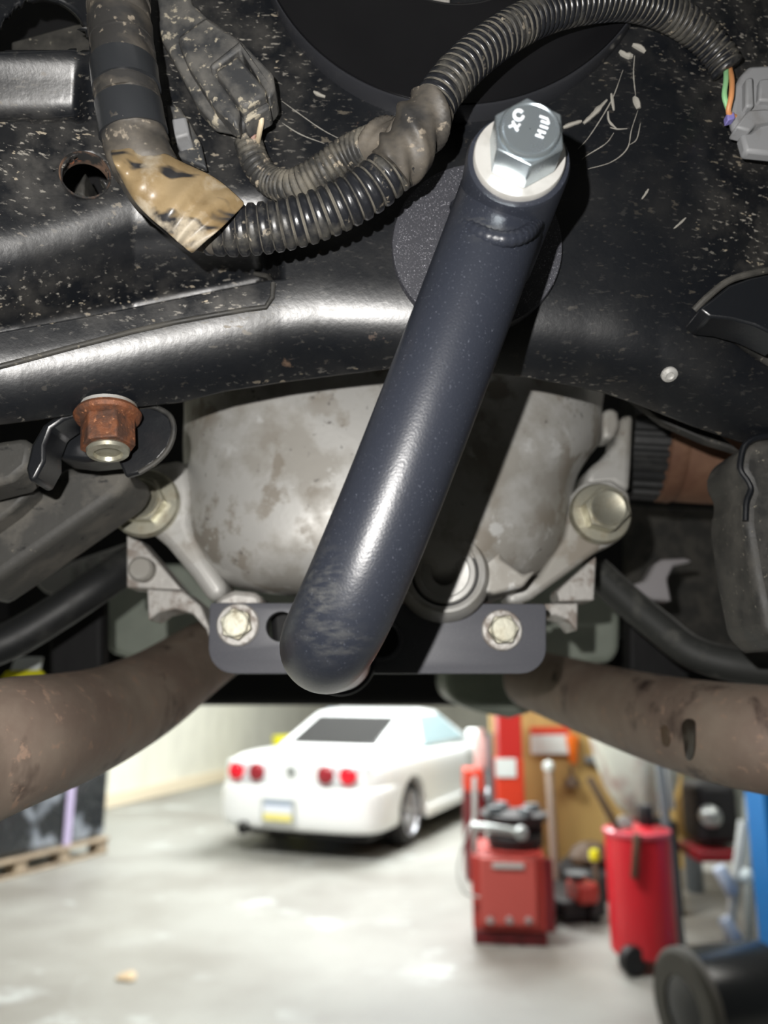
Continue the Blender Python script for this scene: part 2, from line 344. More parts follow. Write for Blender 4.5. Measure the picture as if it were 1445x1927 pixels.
# ================================================================== LARGE STRUCTURE: the garage
GA = math.radians(-17.0)                                   # the garage runs 17 degrees off the camera's axis
GF = Vector((math.sin(-GA), math.cos(-GA), 0)); GR = Vector((math.cos(-GA), -math.sin(-GA), 0))
def gpt(a, b, z=0): return GR*a + GF*b + Vector((0, 0, z))
wl = G(220, 1515); A0 = wl.dot(GR)                        # left wall passes here
tag(obox('floor', (0, 8, -0.05), (26, 34, 0.1), M_concrete, bevel=0), kind='structure')
tag(obox('ceiling', gpt(2, 8, 4.9), (18, 34, 0.1), M_ceil, rz=GA, bevel=0), kind='structure')
tag(obox('wall_left', gpt(A0-0.1, 9, 2.45), (0.2, 30, 4.9), M_wall, rz=GA, bevel=0), kind='structure')
tag(obox('wall_back', gpt(2, 21.5, 2.45), (18, 0.2, 4.9), M_wall, rz=GA, bevel=0), kind='structure')
tag(obox('wall_front', gpt(2, -5.5, 2.45), (18, 0.2, 4.9), M_walldark, rz=GA, bevel=0), kind='structure')
tag(obox('baseboard_left', gpt(A0+0.04, 9, 0.09), (0.08, 29, 0.18), flat('tan_baseboard', (0.62, 0.54, 0.40), 0.6), rz=GA, bevel=0.01), kind='structure')
# ================================================================== SUBFRAME
def e_of(py): return PITCH + np.arctan((963.5-py)/FPX)
def itp(px, tab): return np.interp(px, [a for a, b in tab], [b for a, b in tab])
YR3 = [(-60, 712), (36, 705), (150, 684), (252, 664), (396, 632), (504, 607), (600, 596), (740, 600), (940, 606), (1100, 618), (1240, 642), (1350, 690), (1500, 740)]
YB = [(-60, 815), (0, 800), (120, 785), (260, 766), (340, 758), (420, 738), (520, 722), (640, 706), (740, 694), (940, 705), (1000, 712), (1130, 738), (1200, 762), (1300, 802), (1390, 832), (1500, 868)]
YR2 = [(-60, 500), (36, 480), (150, 446), (252, 410), (400, 400), (600, 400)]
YC = [(-60, 636), (0, 625), (180, 592), (400, 548), (500, 528), (600, 520)]
RAD = math.degrees
def tilt(px, py, flat_=False, noboss=False):
    yr3, yb, yr2, yc = itp(px, YR3), itp(px, YB), itp(px, YR2), itp(px, YC)
    e3, e2 = RAD(e_of(yr3)), RAD(e_of(yr2))
    k = [(-80, 8), (yr3-80, 8), (yr3-34, e3-9), (yr3, e3), (yr3+34, e3+15), (yr3+66, 60), (yb, 70)]
    tr = np.interp(py, [a for a, _ in k], [b for _, b in k])
    k = [(-80, 8), (95, 10), (125, 34), (160, 41.5), (190, 38), (222, 10), (235, 7), (yr2-55, 9), (yr2-15, e2-5), (yr2+5, e2), (yr2+40, e2+18), (yr2+75, 62), (yc-10, 64), (yc+4, 6), (yr3-48, 8), (yr3-28, e3-9), (yr3, e3), (yr3+42, e3+14), (yr3+80, 58), (yb, 72)]
    f1 = 0.0 if noboss else float(ss(px, 168, 138)); k = [(a, 9+(b-9)*f1) if 110 < a < 230 else (a, b) for a, b in k]
    tl = np.interp(py, [a for a, _ in k], [b for _, b in k])
    w = 0.0 if flat_ else ss(px, 535, 490)
    return tl*w + tr*(1-w)
def subframe_surface():
    XS = np.arange(-240, 1700, 6.0); NR = 175
    vs = []; pos = {}; keep = []; dust = []
    for i, px in enumerate(XS):
        yb = itp(px, YB); yk = min(float(itp(px, YC)), yb-60); py = np.concatenate([np.linspace(-70, yk, 105), np.linspace(yk+0.6, yb, NR-105)])
        Y0 = 0.276 - 0.025*max(0.0, (722-px)/722)**2 + 0.012*max(0.0, (px-1150)/300)**2
        yc = yk; r3 = int(np.searchsorted(py, itp(px, YR3)))
        def run(flat_, J, noboss=False, J1=0.0):
            Y = Y0; z = Y*math.tan(e_of(py[0])); col = []; jumped = False
            for r in range(NR):
                if r:
                    t = math.radians(float(tilt(px, py[r], flat_, noboss))); te = math.tan(e_of(py[r]))
                    Y += (z - Y*te)/(math.cos(t) + math.sin(t)*te)*math.sin(t)
                    if py[r-1] <= 226 < py[r]: Y -= J1
                    if not jumped and py[r] > yc: jumped = True; Y -= J
                    z = Y*te
                col.append(Y)
            return col
        r1 = int(np.searchsorted(py, 226)); J1 = 0.0
        if px < 175: J1 = run(False, 0.0)[r1]-run(False, 0.0, True)[r1]
        col = run(False, 0.0, False, J1)
        if px < 540: col = run(False, max(0.0, col[r3]-run(True, 0.0)[r3]), False, J1)
        for r in range(NR):
            pos[(i, r)] = len(vs); qx, qy = px, py[r]; keep.append((px, py[r], col[r]))
            d1 = math.hypot(qx-160, qy-330)
            if abs(d1-43) < 4.6: qx, qy = 160+(qx-160)*43/d1, 330+(qy-330)*43/d1
            d2 = math.hypot((qx-80)/88, (qy-92)/98)
            if abs(d2-1) < 0.05 and qy < 96: qx, qy = 80+(qx-80)/d2, 92+(qy-92)/d2
            if abs(qy-94) < 2.6 and d2 < 1.03: qy = 94
            vs.append(P(qx, qy, col[r]))
            g = lambda cx, cy, sx, sy: math.exp(-((px-cx)/sx)**2-((py[r]-cy)/sy)**2)
            yb_ = itp(px, YB)
            dust.append(min(1.0, 0.9*g(60, 300, 190, 110) + 0.9*g(420, 130, 170, 190) + 0.8*g(150, 560, 260, 50) + 0.7*g(420, 570, 90, 45) + 0.85*g(1400, 100, 110, 150) + 0.9*g(1410, 430, 80, 110) + 0.35*g(1150, 90, 90, 60) + 0.35*math.exp(-((py[r]-yb_)/14)**2) + 0.05))
    fs = []
    for i in range(len(XS)-1):
        for r in range(NR-1):
            px = XS[i]+3; a = keep[pos[(i, r)]]; py = a[1]
            px = XS[i]+3; py = 0.5*(keep[pos[(i, r)]][1]+keep[pos[(i+1, r+1)]][1])
            if (px-160)**2 + (py-330)**2 < 43**2: continue
            if ((px-80)/88)**2 + ((py-92)/98)**2 < 1 and py < 94: continue
            fs.append((pos[(i, r)], pos[(i, r+1)], pos[(i+1, r+1)], pos[(i+1, r)]))
    K = np.array(keep).reshape(len(XS), NR, 3)
    def Yat(px, py):
        i = int(np.clip(round((px+240)/6), 0, len(XS)-1)); return float(np.interp(py, K[i, :, 1], K[i, :, 2]))
    return vs, fs, Yat, dust
sv, sf_, YS, sdust = subframe_surface()
KD = YS(380, 120)-0.001-0.288                            # depth the left plug sits at
sub = thing('rear_subframe', 'black painted pressed steel subframe arching over the differential', 'subframe', P(722, 650, 0.33))
cmo = build('crossmember', sv, sf_, M_frame, sub, solid=-0.0035, angle=80)
def set_dust(o, vals):
    a = o.data.attributes.new('dust', 'FLOAT', 'POINT'); a.data.foreach_set('value', np.broadcast_to(np.array(vals, np.float32), (len(o.data.vertices),)).copy())
set_dust(cmo, sdust)
def pnorm(px, py, d=8):
    a = P(px+d, py, YS(px+d, py))-P(px-d, py, YS(px-d, py)); b = P(px, py+d, YS(px, py+d))-P(px, py-d, YS(px, py-d)); n = a.cross(b).normalized()
    return n if n.y < 0 else -n
hn_ = pnorm(160, 330, 50)
hc = (P(160-60, 330, YS(100, 330))+P(160+60, 330, YS(220, 330))+P(160, 270, YS(160, 270))+P(160, 390, YS(160, 390)))/4; hr = 43*mpp(330, hc.y)
lathe('hole_rim', [(hr*0.97, -0.008), (hr*0.985, 0.0004), (hr*1.02, 0.0011), (hr*1.07, 0.0006), (hr*1.10, -0.0015)], hc, hn_, mat('rust_rimmed_hole', (0.02, 0.02, 0.02), 0.7, layers=[dict(scale=90, lo=0.50, hi=0.64, col=(0.20, 0.12, 0.08), rough=0.85, detail=6), dict(scale=110, lo=0.60, hi=0.66, col=(0.42, 0.15, 0.07), rough=0.85, detail=4)]), sub, close=False, seg=48)
slab('cavity_shade_sheet', [(-60, -80), (560, -80), (560, 420), (-60, 420)], 0.345, 0.349, M_under, sub, bevel=0)  # black sheet added behind the holes, standing in for the cavity's shade
slab('inner_gusset', [(138, 362), (148, 342), (160, 322), (158, 345), (158, 368)], 0.295, 0.344, M_frame_dirty, sub)
slab('inner_flange', [(20, 78), (140, 45), (190, 40), (190, 120), (20, 140)], 0.292, 0.343, M_frame_dirty, sub)
# pressed end of the groove, seam weld, right-hand lip
sweep('seam_weld', [P(x, y, YS(x, y)-0.0004) for x, y in [(-30, 697), (22, 684), (130, 655), (252, 623), (330, 606), (396, 594), (460, 583), (500, 578), (512, 560), (514, 535), (505, 520), (480, 515)]], 0.0011, M_frame_dirty, sub, seg=10)
c = crom([P(x, y, YS(x, y)-d) for x, y, d in [(1306, 584, 0.0005), (1330, 560, 0.004), (1368, 530, 0.007), (1410, 516, 0.009), (1480, 502, 0.010)]], 8)
sweep('pressed_lip', c, 0.0015, M_frame_dirty, sub, seg=10)
slab('side_gusset', [(1316, 580), (1340, 562), (1372, 536), (1412, 522), (1480, 508), (1480, 640), (1420, 612), (1375, 600), (1335, 596)], 0.283, 0.300, M_frame, sub)
wv = []; wf = []
for i in range(13):
    x = 1318 + i*13.5; yc_ = np.interp(x, [1318, 1380, 1480], [590, 612, 668]); hw = np.interp(x, [1318, 1345, 1400, 1480], [10, 26, 38, 44])
    for j in range(7):
        py = yc_ + hw*(j/3-1)*1.0; b_ = math.cos((j/3-1)*math.pi/2)
        wv.append(P(x, py, YS(min(x, 1480), py) - 0.001 - 0.0055*b_ - 0.0008*random.random()))
for i in range(12):
    for j in range(6): wf.append((i*7+j, i*7+j+1, (i+1)*7+j+1, (i+1)*7+j))
build('weld_bead', wv, wf, M_frame_dirty, sub, solid=0.003)
lathe('rivet', [(0.0036, 0), (0.0034, 0.001), (0.0018, 0.0017), (0.0012, 0.0010), (0.0001, 0.0010)], P(1259, 704, YS(1259, 704)), (0, -1, -1.2), M_alu, sub, seg=24)
M_scuff = flat('bare_scuffed_primer', (0.33, 0.315, 0.28), 0.8)
def scuff(pts, w):
    q_ = resample(crom([P(x, y, YS(x, y)-0.0002) for x, y in pts], 6), 0.0012)
    sweep('paint_scratch', q_, np.array([w*mpp(200, 0.28)*(0.35+0.65*math.sin(math.pi*(i+0.5)/len(q_)))*(0.75+0.5*random.random()) for i in range(len(q_))]), M_scuff, sub, seg=6)
for pts_, w_ in (([(1098, 232), (1118, 214), (1142, 188)], 5), ([(1060, 240), (1075, 234), (1094, 228)], 5), ([(1150, 176), (1152, 190), (1155, 208)], 3), ([(1193, 182), (1198, 192), (1202, 204)], 6),
                 ([(1144, 210), (1146, 228), (1160, 242)], 2.5), ([(1148, 240), (1162, 243), (1180, 242)], 1.5), ([(1166, 96), (1176, 104), (1190, 106)], 7), ([(1190, 84), (1204, 90), (1214, 98)], 7),
                 ([(1194, 105), (1192, 140), (1196, 180)], 1.2), ([(1200, 208), (1188, 245), (1180, 280), (1150, 305), (1106, 318)], 1.0), ([(1172, 132), (1150, 190), (1110, 255), (1088, 280)], 1.1),
                 ([(1155, 250), (1140, 270), (1105, 292), (1095, 300)], 1.0), ([(1205, 232), (1198, 262), (1185, 272)], 1.0), ([(1220, 356), (1214, 366), (1208, 374)], 2.2), ([(1290, 410), (1280, 420), (1268, 430)], 2.5),
                 ([(590, 172), (600, 178), (612, 182)], 4), ([(500, 210), (560, 250), (610, 270)], 1.0), ([(530, 190), (600, 240), (640, 262)], 0.9)):
    scuff(pts_, w_)
# left bracket that carries the rusted bolt
rimv = [(236, 898), (262, 890), (296, 868), (318, 842), (327, 812), (322, 786), (305, 772), (280, 764), (250, 768), (225, 800), (215, 850)]
slab('bolt_tab', rimv, 0.318, 0.322, M_frame, sub, bevel=0.0012)
sweep('tab_rim', crom([P(x, y, 0.3175) for x, y in rimv[1:9]], 6), 0.0012, M_frame_dirty, sub, seg=10)
slab('hook_bracket', [(48, 882), (58, 838), (80, 800), (98, 787), (150, 762), (176, 760), (180, 770), (120, 790), (96, 806), (84, 838), (84, 868), (66, 902), (54, 906)], 0.300, 0.318, M_frame, sub, bevel=0.0015)
slab('bracket_shelf', [(84, 806), (120, 788), (190, 772), (240, 775), (240, 860), (160, 868), (110, 862), (84, 840)], 0.322, 0.34, M_frame, sub, bevel=0.002)
slab('side_rail', [(-60, 838), (45, 822), (60, 838), (52, 878), (20, 905), (-60, 925)], 0.322, 0.345, M_arm, sub, bevel=0.003)
slab('support_leg', [(1393, 862), (1402, 838), (1425, 826), (1480, 818), (1480, 1230), (1440, 1190), (1418, 1085), (1402, 985), (1402, 950), (1410, 925), (1404, 905), (1392, 885)], 0.335, 0.375, M_frame_dirty, sub, bevel=0.004, bseg=3)
sweep('leg_lip', crom([P(x, y, 0.334) for x, y in [(1480, 815), (1425, 824), (1402, 838), (1394, 862), (1393, 885), (1406, 905), (1412, 922), (1404, 945), (1402, 980)]], 6), 0.0014, M_frame, sub, seg=10)
slab('side_plate', [(1172, 735), (1230, 748), (1300, 778), (1350, 812), (1395, 850), (1330, 830), (1250, 795)], 0.385, 0.392, M_frame_dirty, sub)
# ------------------------------------------------------------------ the collar, the washer plate
yc0 = 0.2625; cax = (0, 1, 0.14); m0 = mpp(-170, yc0)
cc = P(862, -170, yc0)
col_ = thing('bushing_collar', 'large smooth black round bushing collar at the top of the subframe', 'bushing', cc)
lathe('collar_plate', [(185*m0, 0.016), (185*m0, 0.0005), (189*m0, 0), (191*m0, 0), (300*m0, 0), (379*m0, 0), (381*m0, 0), (384*m0, 0.0012), (384*m0, 0.012)], cc, cax, M_collar, col_, seg=120, close=False)
lathe('collar_rim', [(383.5*m0, 0.0006), (386*m0, 0.0003), (388*m0, 0.0012), (388*m0, 0.012)], cc, cax, flat('collar_edge_highlight', (0.05, 0.052, 0.06), 0.25, 0.3), col_, seg=120, close=False)  # rim coloured lighter and bluish to stand in for its edge highlight
lathe('centre_sleeve', [(90*m0, 0.07), (150*m0, 0.07), (150*m0, 0.02), (165*m0, 0.018), (186*m0, 0.018)], cc, cax, M_black, col_, seg=60, close=False)
slab('sleeve_rib', [(800, -10), (812, -60), (850, -60), (846, 12), (822, 8)], 0.272, 0.285, M_alu_bright, col_)
yw = YS(898, 460)-0.0035
wp = lathe('washer_plate', [(0.010, 0.006), (0.010, 0), (0.012, 0), (157*mpp(460, yw), 0), (159*mpp(460, yw), 0), (161*mpp(460, yw), 0.0008), (161*mpp(460, yw), 0.009), (0.010, 0.009)], P(898, 462, yw), (0, 1, 0.14), M_flake, seg=90, close=False)
tag(wp, 'flat round grey flake-coated plate between brace and subframe', 'plate')
# ------------------------------------------------------------------ the brace
ye = 0.214
ec = P(975, 306, ye); me_ = mpp(306, ye)
br = thing('differential_brace', 'charcoal powder coated tubular brace bolted across the silver differential', 'brace', P(640, 1241, 0.415))
pts = [(948, 375, 0.2345), (926, 440, 0.2330), (882, 560, 0.2335), (812, 745, 0.2365), (740, 930, 0.2405), (676, 1085, 0.2450), (636, 1172, 0.2515), (617, 1208, 0.264), (613, 1222, 0.286), (626, 1231, 0.330), (641, 1241, 0.41)]
def proj(v):
    d = Vector(v)-Vector((0, 0, CAMZ)); f = d.y*CP+d.z*SP
    return 722.5+FPX*d.x/f, 963.5-FPX*(d.z*CP-d.y*SP)/f
tb_ = sweep('tube', resample(path(pts), 0.003), 0.0160, M_tube, br, seg=40, angle=80)
def blot(p, cx, cy, sx, sy): return math.exp(-((p[0]-cx)/sx)**2-((p[1]-cy)/sy)**2)
set_dust(tb_, [0.75*blot(proj(v.co), 605, 1130, 45, 85) + 0.6*blot(proj(v.co), 640, 1215, 50, 22) + 0.8*blot(proj(v.co), 915, 425, 35, 18) for v in tb_.data.vertices])
re_ = 97*me_
lathe('eye_sleeve', [(re_*0.80, 0.001), (re_*0.86, -0.0012), (re_*0.98, -0.001), (re_*1.02, 0.0008), (re_*1.02, 0.062), (re_*0.8, 0.062)], ec, (0.0, 1, 0.05), M_tube, br, seg=64, close=False)
c = [P(x, y, Y) for x, y, Y in [(860, 388, 0.236), (868, 412, 0.226), (890, 432, 0.2200), (925, 447, 0.2176), (960, 450, 0.2178), (992, 438, 0.2212), (1012, 412, 0.229)]]
sweep('weld', resample(crom(c, 8), 0.0008), 0.0026, M_tube, br, seg=12, rfun=lambda s, a: 0.00018*math.sin(s*2600))
slot = []
def rrect(x0, y0, x1, y1, r, n=6):
    o = []
    for cx, cy, a0 in ((x1-r, y0+r, -90), (x1-r, y1-r, 0), (x0+r, y1-r, 90), (x0+r, y0+r, 180)):
        for i in range(n+1):
            a = math.radians(a0+90*i/n); o.append((cx+r*math.cos(a), cy+r*math.sin(a)))
    return o
pl = rrect(392, 1133, 1028, 1268, 48)
pl = [(x, y) if y > 1150 else (x, max(y, 1136)) for x, y in pl]
pl = [(394, 1140), (398, 1134), (1022, 1136), (1028, 1142)] + [q for q in pl if q[1] > 1200]
def cutout(o, cutters):
    for c_ in cutters:
        b_ = o.modifiers.new('bool', 'BOOLEAN'); b_.object = c_; b_.operation = 'DIFFERENCE'; b_.solver = 'EXACT'
    me = bpy.data.meshes.new_from_object(o.evaluated_get(bpy.context.evaluated_depsgraph_get()))
    for c_ in cutters: bpy.data.objects.remove(c_)
    o.modifiers.clear(); o.data = me; me.set_sharp_from_angle(angle=math.radians(35))
mp_ = slab('mounting_plate', pl, 0.420, 0.427, M_plate, br, bevel=0.0008)
cutout(mp_, [lathe('cut_tmp', [(r_, -0.02), (r_, 0.02)], P(x_, y_, 0.4235), (0, 1, 0), M_dark, None, seg=40) for x_, y_, r_ in ((716, 1203, 0.0098), (530, 1180, 0.0082))])
lathe('nut_in_hole', [(0.0100, 0.0), (0.0104, -0.0012), (0.0116, -0.0014), (0.0124, 0)], P(716, 1203, 0.4198), (0, 1, 0), M_plate, br, seg=32, close=False)
sweep('tube_weld', [P(641, 1241, 0.4165)+Vector((0.0172*math.cos(a), 0, 0.0172*math.sin(a))) for a in np.linspace(0, 6.283, 40)], 0.0018, M_tube, br, seg=8)
# ------------------------------------------------------------------ eye bolt and washer
wsh = lathe('flat_washer', [(0.007, 0.002), (0.007, 0), (84*me_, 0), (86*me_, 0.0006), (86*me_, 0.003), (0.007, 0.003)], ec+Vector((0, -0.0036, 0)), (0, 1, 0.05), M_washer, seg=64, close=False)
tag(wsh, 'pale steel washer under the bright bolt in the brace eye', 'washer')
def bolt(name, label, org, axis, af, h, rfl, tfl, mh, mf, rot=0.3, group=None, cap=True, mark=None, stud=None):
    ax = Vector(axis).normalized(); t = thing(name, label, 'bolt', org, group)
    if rfl: lathe('flange', [(rfl*0.6, tfl), (rfl*0.93, tfl*0.95), (rfl, tfl*0.5), (rfl, 0), (rfl*0.6, 0)], org, ax, mf, t, seg=48)
    hexprism('hex_head', Vector(org)+ax*tfl*0.8, ax, af, h, mh, t, rot, bevel=0.0005)
    if cap:
        lathe('head_face', [(af*0.47, 0), (af*0.465, 0.0010), (af*0.44, 0.0016), (af*0.42, 0.0016), (af*0.40, 0.0013), (0.0002, 0.0013)], Vector(org)+ax*(tfl*0.8+h-0.0001), ax, mh, t, seg=48, close=False)
    lathe('shank', [(af*0.3, 0.0), (af*0.3, -0.012)], org, ax, mh, t, seg=20)
    return t
bx = Vector((0.015, -1, -0.05)).normalized()
bo = ec + Vector((0.0005, -0.0038, -0.0004))
eb = bolt('eye_bolt', 'bright zinc hex bolt with stamped head through the brace eye', bo, bx, 0.0198, 0.0115, 0, 0.0, M_zinc, M_zinc, rot=0.02)
# raised stamps on the head: a ring, a cross stroke and a row of bars
u = Vector((1, 0.015, 0)).normalized(); v = bx.cross(u).normalized()
if v.z < 0: v = -v
fc = bo + bx*(0.0115+0.0012)
def onhead(a, b): return fc + u*a*0.0009 + v*b*0.0009
def stroke(name, pts, r=0.00042, cyc=False):
    sweep(name, [onhead(a, b) for a, b in pts], r, M_stamp, eb, seg=8)
stroke('stamp_letter', [(-3.6+1.5*math.cos(a), 5.0+1.7*math.sin(a)) for a in np.linspace(0.6, 6.0, 20)], 0.0005)
stroke('stamp_letter', [(-7.0, 0.6), (-5.2, 1.4), (-4.2, 0.4), (-3.4, 1.6)]); stroke('stamp_letter', [(-5.6, 2.6), (-5.2, 1.4), (-4.4, -0.4), (-3.9, -0.7)])
for a, b in ((4.6, 4.2), (5.0, 2.4), (4.6, 0.7), (3.8, -1.0), (3.0, -2.7)):
    stroke('stamp_letter', [(a-1.3, b+0.5), (a+1.3, b-0.5)], 0.00034)
stroke('stamp_letter', [(5.9, 3.7), (6.3, 1.9)], 0.0003); stroke('stamp_letter', [(3.6, -0.8), (2.9, -2.5)], 0.0003)
# ================================================================== DIFFERENTIAL
df = thing('differential', 'cast aluminium differential with stained cover behind the brace', 'differential', P(720, 1000, 0.46))
out = [(338, 640), (346, 760), (344, 840), (348, 930), (352, 1000), (376, 1050), (415, 1092), (470, 1112), (560, 1122), (640, 1125), (720, 1128), (800, 1138), (900, 1140), (970, 1112), (1030, 1066), (1062, 1020), (1078, 950), (1085, 900), (1108, 860), (1128, 830), (1132, 780), (1132, 640), (1000, 600), (720, 590), (480, 600)]
oc = crom([np.array([x, y, 0]) for x, y in out+[out[0]]], 6)[:-1]
cen = np.array([725, 860, 0.0]); rings = [(1.0, 0.470), (1.0, 0.455), (0.992, 0.443), (0.975, 0.433), (0.945, 0.424), (0.90, 0.4165), (0.84, 0.4105), (0.76, 0.4055), (0.66, 0.4020), (0.54, 0.3995), (0.42, 0.3980), (0.3, 0.3972), (0.18, 0.3968), (0.07, 0.3966)]
vs = []; fs = []; no = len(oc)
for k, Y in rings:
    for p in oc:
        q = cen+(p-cen)*k
        lean = 0.0
        vs.append(P(q[0], q[1], Y + lean + 0.006*max(0, (q[0]-900)/200)))
for i in range(len(rings)-1):
    for j in range(no): fs.append((i*no+j, i*no+(j+1) % no, (i+1)*no+(j+1) % no, (i+1)*no+j))
fs.append(tuple((len(rings)-1)*no+j for j in range(no)))
build('rear_cover', vs, fs, M_alu, df, angle=80)
# flange ears, web ribs, lower feet
slab('left_ear', [(228, 915), (240, 895), (300, 870), (345, 862), (362, 930), (358, 985), (390, 1050), (430, 1108), (418, 1122), (395, 1135), (360, 1085), (310, 1025), (262, 985), (232, 965), (216, 945)], 0.432, 0.465, M_alu, df, bevel=0.006, bseg=4)
slab('right_ear', [(1075, 930), (1100, 905), (1150, 900), (1185, 925), (1192, 975), (1170, 1015), (1128, 1035), (1060, 1085), (1000, 1128), (960, 1140), (950, 1120), (1010, 1085), (1062, 1010)], 0.440, 0.466, M_alu, df, bevel=0.006, bseg=4)
slab('left_foot', [(400, 1140), (412, 1122), (440, 1110), (478, 1114), (490, 1120), (496, 1150), (490, 1200), (400, 1200)], 0.428, 0.46, M_alu_bright, df, bevel=0.003)
slab('right_foot', [(880, 1165), (905, 1148), (940, 1136), (985, 1130), (1000, 1150), (985, 1200), (880, 1200)], 0.424, 0.46, M_alu_bright, df, bevel=0.003)
slab('hole_shade_block', [(505, 1140), (860, 1140), (850, 1250), (640, 1262), (515, 1250)], 0.446, 0.52, M_under, df, bevel=0.004)  # black block added behind the plate hole to stand in for shade
slab('upper_arm', [(1168, 782), (1194, 776), (1190, 860), (1186, 925), (1155, 912), (1095, 920), (1108, 880), (1135, 860), (1160, 830)], 0.470, 0.50, M_alu, df, bevel=0.005, bseg=3)
slab('upper_lug', [(1134, 775), (1150, 764), (1164, 774), (1168, 800), (1158, 822), (1134, 826)], 0.465, 0.485, M_alu, df, bevel=0.005, bseg=3)
slab('left_flange', [(238, 1003), (262, 1016), (302, 1062), (342, 1110), (238, 1106)], 0.468, 0.49, M_alu_bright, df)
slab('left_cradle', [(276, 1108), (345, 1112), (378, 1140), (396, 1185), (398, 1215), (388, 1185), (362, 1155), (330, 1146), (300, 1152), (279, 1168)], 0.470, 0.50, M_alu_bright, df)
slab('right_flange', [(1048, 1112), (1085, 1078), (1122, 1046), (1118, 1130), (1052, 1132)], 0.468, 0.49, M_alu_bright, df)
slab('right_cradle', [(1024, 1136), (1088, 1134), (1086, 1188), (1070, 1168), (1045, 1158), (1024, 1162)], 0.470, 0.50, M_alu_bright, df)
lathe('locating_peg', [(0.0075, 0), (0.0075, 0.008), (0.006, 0.0095), (0.0001, 0.0095)], P(272, 1074, 0.468), (0, -1, 0), M_alu, df, seg=28)
# filler boss with plug
bc = P(836, 1078, 0.406); ux = Vector((-0.02, -1, -0.02))
fb = lathe('filler_boss', [(0.0262, -0.03), (0.0255, -0.006), (0.0225, 0.002), (0.0212, 0.0042), (0.0196, 0.0046), (0.0180, 0.0036), (0.0174, -0.004), (0.010, -0.006)], bc, ux, M_alu, df, seg=64, close=False)
pg = lathe('filler_plug', [(0.0166, -0.005), (0.0166, 0.002), (0.0158, 0.003), (0.0135, 0.0032), (0.0128, 0.0022), (0.0074, 0.0018), (0.0066, 0.0), (0.0060, -0.014), (0.0001, -0.015)], bc, ux, M_alu, df, seg=64, close=False)
lathe('plug_gasket', [(0.0167, 0.0), (0.0167, 0.0012), (0.0176, 0.0012), (0.0176, 0.0)], bc, ux, M_dark, df, seg=48, close=False)
slab('boss_rib', [(895, 1010), (912, 990), (935, 1000), (945, 1050), (985, 1080), (1010, 1072), (985, 1105), (930, 1118), (895, 1110), (905, 1060)], 0.408, 0.44, M_alu, df, bevel=0.006, bseg=4)
# bolts on the differential
bolt('flange_bolt', 'big yellowed zinc flange bolt on left ear, partly shaded by dusty arm', P(274, 948, 0.431), (0.0, -1, 0.0), 0.0238, 0.009, 0.0200, 0.004, M_bolt, M_bolt, 0.5, 'differential ear bolts')
bolt('flange_bolt', 'big yellowed zinc flange bolt on right ear, beside rusty driveshaft', P(1128, 968, 0.438), (0.03, -1, 0.0), 0.0222, 0.012, 0.0180, 0.005, M_bolt, M_bolt, 0.25, 'differential ear bolts')
bolt('plate_bolt', 'small silver flange bolt at left end of the grey mounting plate', P(448, 1176, 0.4195), (0, -1, 0), 0.0152, 0.0055, 0.0115, 0.0022, M_bolt, M_alu_bright, 0.2, 'mounting plate bolts')
bolt('plate_bolt', 'small silver flange bolt at right end of the grey mounting plate', P(944, 1186, 0.4195), (0, -1, 0), 0.0145, 0.0055, 0.0110, 0.0022, M_bolt, M_alu_bright, 0.6, 'mounting plate bolts')
# rusted nut under the left bracket
na = Vector((0.14, -0.16, -1.0)).normalized(); n0 = P(203, 781, 0.304)
rb = thing('rusty_nut', 'rusted flange nut hanging under the left subframe bracket', 'nut', n0)
lathe('flange', [(0.008, -0.001), (0.0128, -0.001), (0.0136, 0.0006), (0.0128, 0.0022), (0.009, 0.004)], n0, na, M_rustbolt, rb, seg=40)
hexprism('hex_body', n0+na*0.002, na, 0.0192, 0.0135, M_rustbolt, rb, 0.10)
lathe('stud_end', [(0.0078, 0.0), (0.0086, 0.001), (0.0082, 0.0025), (0.0058, 0.003), (0.0052, 0.0015), (0.0001, 0.0012)], n0+na*0.0155, na, M_bolt, rb, seg=32)
lathe('spring_washer', [(0.0085, -0.003), (0.0120, -0.003), (0.0120, -0.001), (0.0085, -0.001)], n0, na, M_alu, rb, seg=32)
# ================================================================== WIRING HARNESS
hn = thing('wiring_harness', 'dirty black ribbed wiring loom with tape wraps across the subframe', 'wiring', P(600, 400, 0.26))
c = resample(path([(216, -60, 0.230), (224, 20, 0.230), (232, 110, 0.231), (243, 200, 0.233), (262, 290, 0.237), (310, 365, 0.243), (372, 415, 0.248), (420, 432, 0.250)]), 0.0008)
n_ = len(c); rr = np.interp(np.linspace(0, 1, n_), [0, 0.3, 0.5, 0.7, 0.85, 1], [0.0104, 0.0105, 0.0109, 0.0109, 0.0103, 0.0088])
sweep('taped_trunk', c, rr, M_tape, hn, seg=36, rfun=lambda s, a: 0.0007*(((s + 0.004*math.cos(a-0.8))/0.0115) % 1.0) + 0.00025*math.sin(5*a+s*300), angle=60)
for a_, b_, d_, m_ in ((0.0, 0.17, 0.0007, M_tape), (0.22, 0.30, 0.0008, M_tape), (0.375, 0.455, 0.0012, M_tape_clean), (0.455, 0.50, 0.0006, M_tape), (0.50, 0.60, 0.0010, M_tape_clean)):
    i0, i1 = int(n_*a_), int(n_*b_); sweep('tape_band', c[i0:i1], rr[i0:i1]+d_, m_, hn, seg=36, angle=60, rfun=lambda s, a: 0.0003*math.sin(2*a+s*200))
conduit('main_conduit', [(385, 430, 0.250), (440, 434, 0.250), (520, 426, 0.250), (600, 405, 0.249), (680, 366, 0.247), (735, 322, 0.245), (778, 278, 0.243)], 0.0040, 0.0014, M_loom, hn, 48, 46)
